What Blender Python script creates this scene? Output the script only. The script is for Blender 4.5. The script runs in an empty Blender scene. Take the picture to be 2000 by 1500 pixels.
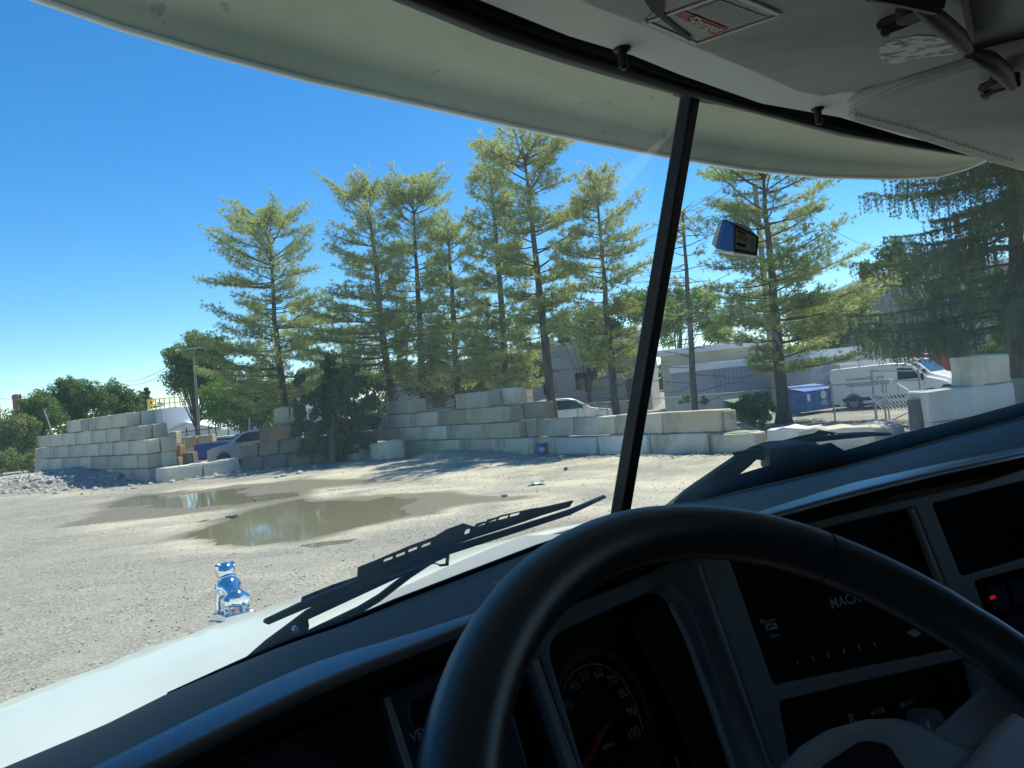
import bpy, bmesh, math, random
import numpy as np
from mathutils import Vector, Matrix, noise
sin, cos, pi, R_ = math.sin, math.cos, math.pi, math.radians
scene = bpy.context.scene
# ------------------------------------------------------------ camera
ROLL, F_, HOR = R_(5.8), 1500.0, 15.0
PIT = math.atan(HOR/F_)
CAM = Vector((0, 0, 2.25))
cd = bpy.data.cameras.new('camera'); cam = bpy.data.objects.new('camera', cd)
scene.collection.objects.link(cam); scene.camera = cam
cd.sensor_width = 36; cd.lens = 36*F_/2000; cd.clip_start = 0.02; cd.clip_end = 3000
def _unpitch(X, Y, Z): return Vector((X, Y*cos(PIT)-Z*sin(PIT), Z*cos(PIT)+Y*sin(PIT)))
cam.matrix_world = Matrix.Translation(CAM) @ Matrix((
    _unpitch(cos(ROLL), 0, -sin(ROLL)), _unpitch(sin(ROLL), 0, cos(ROLL)), _unpitch(0, -1, 0))).transposed().to_4x4()
def ray(px, py):
    x, y = (px-1000)/F_, (750-py)/F_
    return _unpitch(x*cos(ROLL)+y*sin(ROLL), 1, -x*sin(ROLL)+y*cos(ROLL))
def P(px, py, Y):                       # point on the sight line of a photo pixel at distance Y
    d = ray(px, py); return CAM + d*(Y/d.y)
def G(px, py, z=0.0):                   # where that sight line meets the ground
    d = ray(px, py); return CAM + d*((z-CAM.z)/d.z)
def hit(px, py, p0, n):
    d = ray(px, py); return CAM + d*((p0-CAM).dot(n)/d.dot(n))
# ------------------------------------------------------------ light
SUN_AZ, SUN_EL = 40.0, 60.0
sv = Vector((cos(R_(SUN_EL))*sin(R_(SUN_AZ)), cos(R_(SUN_EL))*cos(R_(SUN_AZ)), sin(R_(SUN_EL))))
w = bpy.data.worlds.new('World'); scene.world = w; w.use_nodes = True
nt = w.node_tree; bg = nt.nodes['Background']
sky = nt.nodes.new('ShaderNodeTexSky'); sky.sky_type = 'NISHITA'; sky.sun_disc = False
sky.sun_elevation = R_(SUN_EL); sky.sun_rotation = R_(SUN_AZ)
sky.air_density = 0.85; sky.dust_density = 0.0; sky.ozone_density = 4.0; sky.altitude = 200
hs = nt.nodes.new('ShaderNodeHueSaturation'); hs.inputs['Saturation'].default_value = 1.32
nt.links.new(sky.outputs[0], hs.inputs['Color']); nt.links.new(hs.outputs[0], bg.inputs[0]); bg.inputs[1].default_value = 0.112
sd = bpy.data.lights.new('sun', 'SUN'); sd.energy = 4.0; sd.angle = R_(0.5); sd.color = (1.0, 0.95, 0.86)
so = bpy.data.objects.new('sun', sd); scene.collection.objects.link(so)
so.rotation_euler = sv.to_track_quat('Z', 'Y').to_euler()
scene.view_settings.view_transform = 'Standard'; scene.view_settings.look = 'None'
scene.view_settings.exposure = 0.92; scene.view_settings.gamma = 1
try:
    scene.cycles.use_denoising = True
    scene.cycles.max_bounces = 8; scene.cycles.diffuse_bounces = 4; scene.cycles.glossy_bounces = 4
    scene.cycles.transparent_max_bounces = 12; scene.cycles.caustics_reflective = False; scene.cycles.caustics_refractive = False
    scene.cycles.sample_clamp_indirect = 6
except Exception: pass
# ------------------------------------------------------------ helpers
COL = scene.collection
def tag(o, label=None, cat=None, group=None, kind=None):
    if label: o['label'] = label
    if cat: o['category'] = cat
    if group: o['group'] = group
    if kind: o['kind'] = kind
    return o
def empty(name, loc, label, cat, group=None, rz=0):
    o = bpy.data.objects.new(name, None); COL.objects.link(o); o.location = loc; o.rotation_euler = (0, 0, rz)
    o.empty_display_size = .2
    return tag(o, label, cat, group)
class MB:
    def __init__(s): s.v = []; s.f = []
    def add(s, vs, fs):
        k = len(s.v); s.v += [tuple(v) for v in vs]; s.f += [tuple(i+k for i in f) for f in fs]
    def box(s, x0, x1, y0, y1, z0, z1, M=None):
        vs = [Vector((x, y, z)) for x in (x0, x1) for y in (y0, y1) for z in (z0, z1)]
        if M is not None: vs = [M @ v for v in vs]
        s.add(vs, [(0,1,3,2),(4,6,7,5),(0,4,5,1),(2,3,7,6),(0,2,6,4),(1,5,7,3)])
    def tube(s, pts, rad, n=6, cap=True):
        pts = [Vector(p) for p in pts]; m = len(pts)
        if not isinstance(rad, (list, tuple)): rad = [rad]*m
        vs = []; pu = None
        for i, p in enumerate(pts):
            d = (pts[min(i+1, m-1)]-pts[max(i-1, 0)])
            if d.length < 1e-9: d = Vector((0, 0, 1))
            d.normalize()
            u = (pu - d*pu.dot(d)) if pu is not None else d.orthogonal()
            if u.length < 1e-6: u = d.orthogonal()
            u.normalize(); pu = u; q = d.cross(u)
            for k in range(n):
                a = 2*pi*k/n; vs.append(p+(u*cos(a)+q*sin(a))*rad[i])
        fs = [(i*n+k, i*n+(k+1) % n, (i+1)*n+(k+1) % n, (i+1)*n+k) for i in range(m-1) for k in range(n)]
        if cap: fs += [tuple(range(n-1, -1, -1)), tuple((m-1)*n+k for k in range(n))]
        s.add(vs, fs)
    def prism(s, pts, d, hole=None):     # closed outline pts swept by vector d
        pts = [Vector(p) for p in pts]; n = len(pts); d = Vector(d)
        s.add(pts+[p+d for p in pts], [tuple(range(n)), tuple(range(2*n-1, n-1, -1))]+[(i, i+n, (i+1) % n+n, (i+1) % n) for i in range(n)])
    def loft(s, rows):
        n = len(rows[0]); vs = [p for r in rows for p in r]
        s.add(vs, [(i*n+k, i*n+k+1, (i+1)*n+k+1, (i+1)*n+k) for i in range(len(rows)-1) for k in range(n-1)])
    def lathe(s, prof, c, n=24, axis=Vector((0, 0, 1)), cap=False):
        axis = Vector(axis).normalized(); u = axis.orthogonal().normalized(); q = axis.cross(u); c = Vector(c)
        vs = [c+axis*z+(u*cos(2*pi*k/n)+q*sin(2*pi*k/n))*r for r, z in prof for k in range(n)]
        fs = [(i*n+k, i*n+(k+1) % n, (i+1)*n+(k+1) % n, (i+1)*n+k) for i in range(len(prof)-1) for k in range(n)]
        if cap: fs += [tuple(range(n-1, -1, -1)), tuple((len(prof)-1)*n+k for k in range(n))]
        s.add(vs, fs)
    def build(s, name, m, parent=None, smooth=False, bevel=0, solid=0, world=True, fix=True):
        me = bpy.data.meshes.new(name); me.from_pydata(s.v, [], s.f)
        if fix:
            bm = bmesh.new(); bm.from_mesh(me); bmesh.ops.recalc_face_normals(bm, faces=bm.faces); bm.to_mesh(me); bm.free()
        me.materials.append(m)
        if smooth: me.shade_smooth()
        o = bpy.data.objects.new(name, me); COL.objects.link(o)
        if parent is not None:
            o.parent = parent
            if world: o.matrix_parent_inverse = WORLD(parent).inverted()
        if solid:
            md = o.modifiers.new('solid', 'SOLIDIFY'); md.thickness = solid; md.offset = 0
        if bevel:
            md = o.modifiers.new('bevel', 'BEVEL'); md.width = bevel; md.segments = 2; md.limit_method = 'ANGLE'; md.angle_limit = R_(40)
            if not smooth: me.shade_smooth(); me.set_sharp_from_angle(angle=R_(35))
        elif smooth == 2: me.set_sharp_from_angle(angle=R_(40))
        return o
def WORLD(o):
    M = Matrix.LocRotScale(o.location, o.rotation_euler, o.scale)
    return (WORLD(o.parent) @ o.matrix_parent_inverse @ M) if o.parent else M
def numesh(name, V, Fidx, m, parent=None, nper=3):
    """fast mesh of triangles/quads from numpy arrays"""
    me = bpy.data.meshes.new(name); nv, nf = len(V), len(Fidx)
    me.vertices.add(nv); me.vertices.foreach_set('co', V.astype(np.float32).ravel())
    me.loops.add(nf*nper); me.loops.foreach_set('vertex_index', Fidx.astype(np.int32).ravel())
    me.polygons.add(nf); me.polygons.foreach_set('loop_start', np.arange(0, nf*nper, nper, dtype=np.int32))
    me.polygons.foreach_set('loop_total', np.full(nf, nper, dtype=np.int32))
    me.update(calc_edges=True); me.validate(); me.materials.append(m)
    o = bpy.data.objects.new(name, me); COL.objects.link(o)
    if parent is not None: o.parent = parent; o.matrix_parent_inverse = WORLD(parent).inverted()
    return o
def attr(o, name, vals):
    a = o.data.attributes.new(name, 'FLOAT', 'POINT'); a.data.foreach_set('value', np.asarray(vals, dtype=np.float32))
# ------------------------------------------------------------ materials
def rgb(r, g, b):
    f = lambda c: ((c/255+.055)/1.055)**2.4 if c > 10 else c/255/12.92
    return (f(r), f(g), f(b))
class N:
    def __init__(s, name):
        s.m = bpy.data.materials.new(name); s.m.use_nodes = True; s.t = s.m.node_tree
        s.b = s.t.nodes['Principled BSDF']; s.out = s.t.nodes['Material Output']
        s.tc = s.t.nodes.new('ShaderNodeTexCoord')
    def new(s, k, **kw):
        n = s.t.nodes.new('ShaderNode'+k)
        for a, v in kw.items(): setattr(n, a, v)
        return n
    def link(s, a, b): s.t.links.new(a, b)
    def noise(s, scale, detail=4, rough=.6, stretch=None, co='Object'):
        n = s.new('TexNoise'); n.inputs['Scale'].default_value = scale; n.inputs['Detail'].default_value = detail; n.inputs['Roughness'].default_value = rough
        src = s.tc.outputs[co]
        if stretch:
            mp = s.new('Mapping'); mp.inputs['Scale'].default_value = stretch; s.link(src, mp.inputs[0]); src = mp.outputs[0]
        s.link(src, n.inputs['Vector']); return n.outputs[0]
    def ramp(s, fac, stops):
        r = s.new('ValToRGB'); e = r.color_ramp.elements
        while len(e) > 1: e.remove(e[0])
        e[0].position = stops[0][0]; e[0].color = (*stops[0][1], 1) if len(stops[0][1]) == 3 else stops[0][1]
        for p, c in stops[1:]: x = e.new(p); x.color = (*c, 1)
        s.link(fac, r.inputs[0]); return r.outputs[0]
    def mix(s, fac, a, b, mode='MIX'):
        m = s.new('Mix', data_type='RGBA', blend_type=mode)
        for i, v in ((0, fac), (6, a), (7, b)):
            if hasattr(v, 'links') or hasattr(v, 'is_linked'): s.link(v, m.inputs[i])
            elif i == 0: m.inputs[0].default_value = v
            else: m.inputs[i].default_value = (*v, 1)
        return m.outputs[2]
    def math(s, op, a, b=0.0, clamp=False):
        m = s.new('Math', operation=op); m.use_clamp = clamp
        for i, v in ((0, a), (1, b)):
            if isinstance(v, (int, float)): m.inputs[i].default_value = v
            else: s.link(v, m.inputs[i])
        return m.outputs[0]
    def attr(s, name):
        a = s.new('Attribute'); a.attribute_name = name; return a.outputs['Fac']
    def rnd(s): return s.new('ObjectInfo').outputs['Random']
    def color(s, c):
        if isinstance(c, tuple): s.b.inputs['Base Color'].default_value = (*c, 1)
        else: s.link(c, s.b.inputs['Base Color'])
        return s
    def rough(s, r):
        if isinstance(r, (int, float)): s.b.inputs['Roughness'].default_value = r
        else: s.link(r, s.b.inputs['Roughness'])
        return s
    def spec(s, v): s.b.inputs['Specular IOR Level'].default_value = v; return s
    def bump(s, h, st=.3, dist=.01):
        b = s.new('Bump'); b.inputs['Strength'].default_value = st; b.inputs['Distance'].default_value = dist
        s.link(h, b.inputs['Height']); s.link(b.outputs[0], s.b.inputs['Normal']); return s
def simple(name, c, r=.6, spec=.5, metal=0, var=.25, sc=3, bump=0, bsc=60, coat=0):
    n = N(name); k = n.noise(sc, 5, .65)
    n.color(n.ramp(k, [(.3, tuple(x*(1-var) for x in c)), (.7, tuple(min(1, x*(1+var)) for x in c))]))
    n.rough(r).spec(spec); n.b.inputs['Metallic'].default_value = metal
    if coat: n.b.inputs['Coat Weight'].default_value = coat; n.b.inputs['Coat Roughness'].default_value = .05
    if bump: n.bump(n.noise(bsc, 3), bump, .004)
    return n.m
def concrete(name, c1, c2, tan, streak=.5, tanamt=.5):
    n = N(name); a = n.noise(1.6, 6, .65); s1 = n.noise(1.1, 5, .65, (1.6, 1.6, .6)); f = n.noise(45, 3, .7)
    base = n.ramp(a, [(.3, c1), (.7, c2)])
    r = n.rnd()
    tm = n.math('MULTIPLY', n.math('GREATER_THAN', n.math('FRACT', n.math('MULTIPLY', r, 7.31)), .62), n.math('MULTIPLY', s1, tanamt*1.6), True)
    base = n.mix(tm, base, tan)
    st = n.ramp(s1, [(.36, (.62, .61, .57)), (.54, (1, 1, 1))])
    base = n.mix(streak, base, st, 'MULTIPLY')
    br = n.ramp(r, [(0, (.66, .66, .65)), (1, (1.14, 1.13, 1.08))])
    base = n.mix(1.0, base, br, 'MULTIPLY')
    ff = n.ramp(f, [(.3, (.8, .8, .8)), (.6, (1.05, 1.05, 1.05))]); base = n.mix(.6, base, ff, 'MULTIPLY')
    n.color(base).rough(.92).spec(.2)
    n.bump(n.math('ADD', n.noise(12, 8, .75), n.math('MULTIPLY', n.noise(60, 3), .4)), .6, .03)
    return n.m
CONC = concrete('pale_concrete', (.50, .47, .39), (.65, .605, .50), (.52, .46, .34), .45, .4)
CONC2 = concrete('weathered_concrete', (.45, .41, .315), (.62, .565, .445), (.46, .37, .23), .65, .7)
CONCW = concrete('white_concrete', (.60, .60, .55), (.72, .71, .66), (.6, .58, .5), .3, .2)
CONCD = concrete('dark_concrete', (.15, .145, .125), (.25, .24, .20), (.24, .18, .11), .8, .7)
BROWNB = concrete('brown_concrete', (.33, .21, .11), (.42, .28, .16), (.4, .26, .14), .6, .4)
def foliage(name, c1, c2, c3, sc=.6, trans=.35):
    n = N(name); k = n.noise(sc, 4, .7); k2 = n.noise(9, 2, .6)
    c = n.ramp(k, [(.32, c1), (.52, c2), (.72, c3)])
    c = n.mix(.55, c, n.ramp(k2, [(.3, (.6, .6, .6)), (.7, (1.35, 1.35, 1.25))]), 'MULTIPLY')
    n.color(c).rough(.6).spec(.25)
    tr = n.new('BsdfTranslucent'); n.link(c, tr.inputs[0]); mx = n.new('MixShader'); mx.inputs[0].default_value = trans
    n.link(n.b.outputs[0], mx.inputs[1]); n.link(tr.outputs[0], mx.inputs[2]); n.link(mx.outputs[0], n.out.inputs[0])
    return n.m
PINE = foliage('pine_needles', (.28, .35, .12), (.42, .48, .17), (.55, .58, .25), trans=.55)
SPRUCE = foliage('spruce_needles', (.065, .115, .055), (.11, .17, .07), (.20, .27, .09), 1.2, .4)
LEAF = foliage('broad_leaves', (.09, .16, .04), (.13, .22, .05), (.20, .29, .08), .5, .4)
LEAFB = foliage('bright_leaves', (.12, .22, .03), (.18, .30, .045), (.26, .38, .08), .7)
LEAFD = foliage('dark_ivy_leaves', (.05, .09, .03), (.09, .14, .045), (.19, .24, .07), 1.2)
LEAFY = foliage('yellowish_leaves', (.14, .19, .05), (.20, .25, .07), (.29, .33, .11), .7)
def barkmat(name, c1, c2):
    n = N(name); k = n.noise(9, 6, .7, (1, 1, .25)); n.color(n.ramp(k, [(.35, c1), (.65, c2)])).rough(.95).spec(.1); n.bump(k, 1, .03); return n.m
BARK = barkmat('grey_brown_bark', (.065, .055, .042), (.17, .145, .115))
POLEW = barkmat('weathered_pole_wood', (.25, .22, .18), (.36, .33, .28))
# ------------------------------------------------------------ ground
def inpoly(x, y, poly):
    c = np.zeros(x.shape, bool); n = len(poly)
    for i in range(n):
        x1, y1 = poly[i]; x2, y2 = poly[(i+1) % n]
        c ^= ((y1 > y) != (y2 > y)) & (x < (x2-x1)*(y-y1)/(y2-y1+1e-12)+x1)
    return c
def sdist(x, y, poly):
    d = np.full(x.shape, 1e9); n = len(poly)
    for i in range(n):
        x1, y1 = poly[i]; x2, y2 = poly[(i+1) % n]; dx, dy = x2-x1, y2-y1
        t = np.clip(((x-x1)*dx+(y-y1)*dy)/(dx*dx+dy*dy+1e-12), 0, 1)
        d = np.minimum(d, np.hypot(x-x1-t*dx, y-y1-t*dy))
    return np.where(inpoly(x, y, poly), -d, d)
def gp(l): return [tuple(G(*p)[:2]) for p in l]
WET1 = gp([(330,1058),(362,1066),(461,1062),(560,1056),(650,1042),(760,1022),(860,1000),(1016,976),(1020,966),(900,964),(790,966),(700,969),(600,971),(545,977),(500,986),(430,1012)])
POND1 = gp([(362,1063),(461,1055),(525,1048),(600,1044),(660,1032),(720,1012),(770,994),(810,981),(740,975),(660,974),(600,975),(570,979),(518,992),(480,1005),(416,1027)])
POND2 = gp([(240,989),(262,972),(336,966),(432,955),(499,951),(518,963),(553,975),(496,982),(384,985),(320,988)])
WET2 = gp([(130,1030),(200,1000),(240,972),(336,962),(440,951),(510,946),(600,935),(700,932),(800,936),(700,945),(600,960),(560,980),(490,990),(380,998),(250,1015)])
rng = np.random.default_rng(5)
def vnoise(x, y, s, seed=0):
    r = np.random.default_rng(seed); T = r.random((128, 128)); X = x/s; Y = y/s
    i = np.floor(X).astype(int); j = np.floor(Y).astype(int); u = X-i; v = Y-j; u = u*u*(3-2*u); v = v*v*(3-2*v)
    g = lambda a, b: T[a % 128, b % 128]
    return (g(i, j)*(1-u)+g(i+1, j)*u)*(1-v)+(g(i, j+1)*(1-u)+g(i+1, j+1)*u)*v - .5
def fb(x, y, s, seed=0, o=4): return sum(vnoise(x, y, s/2**k, seed+k)/1.7**k for k in range(o))
GX = np.concatenate([[-900, -400, -200, -110, -75], np.arange(-52, 36.01, .2), [55, 90, 180, 400, 900]])
GY = np.concatenate([[-60, -10], np.arange(1, 52.01, .2), [60, 75, 100, 160, 300, 600, 1500]])
gx, gy = np.meshgrid(GX, GY, indexing='ij')
jx = gx+fb(gx, gy, 2.2, 11)*1.2; jy = gy+fb(gx, gy, 2.2, 21)*1.2
d1 = np.minimum(sdist(jx, jy, POND1), sdist(jx, jy, POND2)); dw = np.minimum(sdist(jx, jy, WET1), sdist(jx, jy, WET2))
near = (gx > -55) & (gx < 37) & (gy < 53) & (gy > 0)
ih = np.where(near, fb(gx, gy, 3.0, 31)*.05+fb(gx, gy, .7, 41, 3)*.035, 0)
h = np.where(near, ih*np.clip(d1/1.5, .12, 1), 0)-.075*np.clip(.6-d1/.35, 0, 1)*near + .012
h = np.where((dw < .3) & (d1 > 0), np.minimum(h, .02+ih*.3), h); h = np.where(near & (d1 > .28), np.maximum(h, .003), h)
def mound(cx, cy, rx, ry, hh, ang=0, seed=0):
    dx, dy = gx-cx, gy-cy; u = dx*cos(ang)+dy*sin(ang); v = -dx*sin(ang)+dy*cos(ang)
    q = np.hypot(u/rx, v/ry)+fb(gx, gy, 1.2, 70+seed)*.35
    return np.clip(1-q*q, 0, 1)*hh
base = G(590, 905); h += mound(base.x, base.y+1.2, 3.5, 1.4, .4, 0, 1)
a = G(100, 955); h += mound(a.x-1, a.y+3, 7.5, 2.4, .55, -.5, 2)
a = G(890, 893); h += mound(a.x, a.y+.4, 3.2, .8, .2, -.9, 3)
rut = np.zeros(gx.shape)
for line in ([(0,1180),(200,1150),(420,1105),(700,1075),(1000,1055)], [(0,1060),(150,1050),(330,1035),(480,1000),(640,965),(900,940),(1200,920),(1430,912)], [(0,1290),(160,1230),(350,1180),(620,1120)], [(500,935),(700,925),(1000,935),(1250,950)]):
    L_ = gp(line)
    for off in (-.95, .95):
        for (x1, y1), (x2, y2) in zip(L_, L_[1:]):
            dx, dy = x2-x1, y2-y1; n_ = math.hypot(dx, dy); ox, oy = -dy/n_*off, dx/n_*off
            t_ = np.clip(((gx-x1-ox)*dx+(gy-y1-oy)*dy)/(n_*n_), 0, 1); dd_ = np.hypot(gx-x1-ox-t_*dx+fb(gx, gy, 3, 93)*.3, gy-y1-oy-t_*dy); rut = np.maximum(rut, np.exp(-(dd_/.26)**2))
rut *= near*np.clip(.75+fb(gx, gy, 2.5, 95)*1.5, 0, 1); h -= rut*.03*(d1 > .4)
V = np.stack([gx, gy, h], -1).reshape(-1, 3); nx, ny = gx.shape
I = np.arange(nx*ny).reshape(nx, ny)
Fq = np.stack([I[:-1, :-1], I[1:, :-1], I[1:, 1:], I[:-1, 1:]], -1).reshape(-1, 4)
n = N('gravel_and_sand')
wet = n.attr('wet'); sand = n.attr('sand'); dry = n.attr('track')
k1 = n.noise(.35, 5, .6); k2 = n.noise(2.2, 6, .7); k3 = n.noise(22, 5, .75); v = n.new('TexVoronoi'); v.inputs['Scale'].default_value = 26
n.link(n.tc.outputs['Object'], v.inputs['Vector'])
v2 = n.new('TexVoronoi'); v2.inputs['Scale'].default_value = 60; n.link(n.tc.outputs['Object'], v2.inputs['Vector'])
grv = n.ramp(n.math('ADD', n.math('MULTIPLY', k1, .5), n.math('MULTIPLY', k2, .5)), [(.3, (0.188, 0.184, 0.161)), (.5, (0.254, 0.245, 0.212)), (.7, (0.317, 0.301, 0.254))])
snd = n.ramp(k2, [(.25, (0.396, 0.361, 0.268)), (.55, (0.499, 0.463, 0.356)), (.8, (0.576, 0.544, 0.440))])
c = n.mix(sand, grv, snd)
sp = n.ramp(v.outputs['Color'], [(.0, (.58, .58, .58)), (.5, (1, 1, 1)), (1, (1.42, 1.4, 1.36))])
c = n.mix(n.math('MULTIPLY', n.math('SUBTRACT', 1.15, sand, True), .8), c, sp, 'MULTIPLY')
c = n.mix(.5, c, n.ramp(v2.outputs['Color'], [(.0, (.75, .75, .75)), (1, (1.25, 1.25, 1.2))]), 'MULTIPLY')
c = n.mix(.5, c, n.ramp(k3, [(.3, (.6, .6, .6)), (.6, (1.15, 1.15, 1.15))]), 'MULTIPLY')
c = n.mix(n.math('MULTIPLY', dry, .5), c, (.30, .285, .23))
c = n.mix(wet, c, n.mix(k2, (.13, .115, .075), (.19, .17, .12)))
n.color(c); n.rough(n.math('SUBTRACT', .95, n.math('MULTIPLY', wet, .35))); n.spec(.25)
n.bump(n.math('ADD', n.math('MULTIPLY', v.outputs['Distance'], 1.0), n.math('MULTIPLY', k3, .8)), .6, .02)
ground = numesh('ground', V, Fq, n.m, nper=4); tag(ground, kind='structure'); ground.data.shade_smooth()
wetv = np.clip(1.0-(dw+.15)/.5, 0, 1)
attr(ground, 'wet', wetv.ravel())
# pale sandy fines lie from the puddles to the right wall, grey gravel everywhere else
SANDP = gp([(230,1010),(330,955),(480,945),(560,925),(640,905),(790,895),(1100,893),(1440,889),(1700,889),(1500,985),(1300,1005),(1130,1020),(900,1010),(760,1022),(600,1060),(420,1068),(250,1062)])
sdm = sdist(gx+fb(gx, gy, 4, 50)*2, gy+fb(gx, gy, 4, 55)*2, SANDP)
strk = fb(gx*.35+gy*.1, gy, 1.1, 61, 3)
sandv = np.clip(.5-sdm/1.6+strk*1.0, 0, 1)*np.clip(.75+fb(gx, gy, 1.5, 63)*1.4, 0, 1)
sandv = np.maximum(sandv, np.clip(strk*1.7-.15+fb(gx, gy, 5, 66)*.6, 0, 1)*.6)
attr(ground, 'sand', sandv.ravel()); attr(ground, 'track', np.clip(rut.ravel()*1.1+np.clip(fb(gx*.25, gy, 1.0, 81, 3)*2.4-.2, 0, 1).ravel(), 0, 1))
# muddy water
n = N('muddy_water'); n.color((.19, .178, .115)).rough(.05); n.b.inputs['IOR'].default_value = 1.33; n.spec(.8)
n.bump(n.noise(3, 3), .04, .01)
for i, (pl, wn) in enumerate(((POND1, 'puddle_water'), (POND2, 'puddle_water'))):
    ccx = sum(p[0] for p in pl)/len(pl); ccy = sum(p[1] for p in pl)/len(pl)
    m = MB(); m.add([(ccx+(p[0]-ccx)*1.45, ccy+(p[1]-ccy)*1.7, -.004-.003*i) for p in pl], [tuple(range(len(pl)))])
    tag(m.build(wn, n.m, fix=False), kind='structure')
# far ground beyond the yard: grass strip under the tree line
rg_ = np.random.default_rng(17); nl_ = 42000; xx = rg_.uniform(-150, 150, nl_); hh = 4.2+2.6*vnoise(xx, xx*0, 7, 3)+2.2*vnoise(xx, xx*0, 23, 4); yy = 118+rg_.normal(0, 1.6, nl_)-np.abs(xx)*.15; zz = hh*rg_.random(nl_)**.8
FARW = None
def far_woods():
    C = np.stack([xx, yy, zz], -1); V = quads(C, .75, rg_); o = numesh('far_tree_line', V, np.arange(len(V)).reshape(-1, 4), LEAF, None, 4); tag(o, 'far line of green woods along the horizon behind the yard', 'woods', None, 'stuff')
# ------------------------------------------------------------ rocks as loose stuff
def rocks(name, pts, m, smin, smax, label, seed=1, cat='gravel'):
    r = np.random.default_rng(seed); n = len(pts)
    base = np.array([(1,0,0),(-1,0,0),(0,1,0),(0,-1,0),(0,0,1),(0,0,-1)], float)
    fi = np.array([(0,2,4),(2,1,4),(1,3,4),(3,0,4),(2,0,5),(1,2,5),(3,1,5),(0,3,5)])
    s = smin+(smax-smin)*r.random(n)**2.5
    V = base[None]*(1+r.uniform(-.35, .35, (n, 6, 1)))*s[:, None, None]*np.array([1, 1, .7])
    a = r.uniform(0, 6.28, n); ca, sa = np.cos(a), np.sin(a)
    X = V[..., 0]*ca[:, None]-V[..., 1]*sa[:, None]; Y = V[..., 0]*sa[:, None]+V[..., 1]*ca[:, None]
    V = np.stack([X, Y+V[..., 2]*.4, V[..., 2]], -1)+np.asarray(pts)[:, None]
    Fi = fi[None]+(np.arange(n)*6)[:, None, None]
    o = numesh(name, V.reshape(-1, 3), Fi.reshape(-1, 3), m); tag(o, label, cat, None, 'stuff'); return o
def hz(x, y):
    i = np.clip(np.searchsorted(GX, x)-1, 0, len(GX)-2); j = np.clip(np.searchsorted(GY, y)-1, 0, len(GY)-2)
    return h[i, j]
nr = N('broken_stone'); nr.color(nr.ramp(nr.noise(6, 3), [(.3, (.17, .17, .17)), (.5, (.30, .30, .29)), (.7, (.48, .47, .44))])).rough(.95).spec(.2); STONE = nr.m
nr = N('dark_rubble'); nr.color(nr.ramp(nr.noise(5, 3), [(.3, (.10, .10, .10)), (.7, (.26, .25, .23))])).rough(.95).spec(.2); STONED = nr.m
a = G(100, 955); cx, cy = a.x-1, a.y+3
x = cx+rng.normal(0, 4.2, 6000); y = cy+rng.normal(0, 1.5, 6000)-(x-cx)*.5
rocks('rubble_pile', np.stack([x, y, hz(x, y)], -1), STONE, .04, .22, 'grey heap of broken stone at the foot of the stepped left wall', 2, 'rubble')
a = G(590, 905); x = a.x+rng.normal(0, 1.9, 1500); y = a.y+1.0+rng.normal(0, .7, 1500)
rocks('stone_debris', np.stack([x, y, hz(x, y)], -1), STONED, .03, .12, 'loose brown debris and stones around the foot of the leftmost pine', 3, 'debris')
t = rng.random(2600); A, B = G(700, 893), G(1440, 888); x = A.x+(B.x-A.x)*t-np.abs(rng.normal(0, .35, 2600)); y = A.y+(B.y-A.y)*t-np.abs(rng.normal(0, .3, 2600))
rocks('stone_crumbs', np.stack([x, y, hz(x, y)], -1), STONED, .015, .06, 'crumbled stone lying along the foot of the long middle wall', 4, 'debris')
x = rng.uniform(-16, 6, 60000); y = 5+rng.random(60000)**1.3*26; ok = np.abs(x) < y*.75+1
x, y = x[ok], y[ok]; k = (vnoise(x, y, 3, 91)+rng.uniform(-.3, .5, len(x))) > 0; x, y = x[k], y[k]; dd = sdist(x, y, POND1); x, y = x[dd > .1], y[dd > .1]
nr = N('loose_stones'); nr.color(nr.ramp(nr.noise(31, 2), [(.3, (.27, .26, .225)), (.5, (.33, .31, .27)), (.7, (.46, .43, .37))])).rough(.9).spec(.2)
rocks('gravel', np.stack([x, y, hz(x, y)+.001], -1), nr.m, .005, .020, 'loose grey gravel scattered over the yard', 6)
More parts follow.
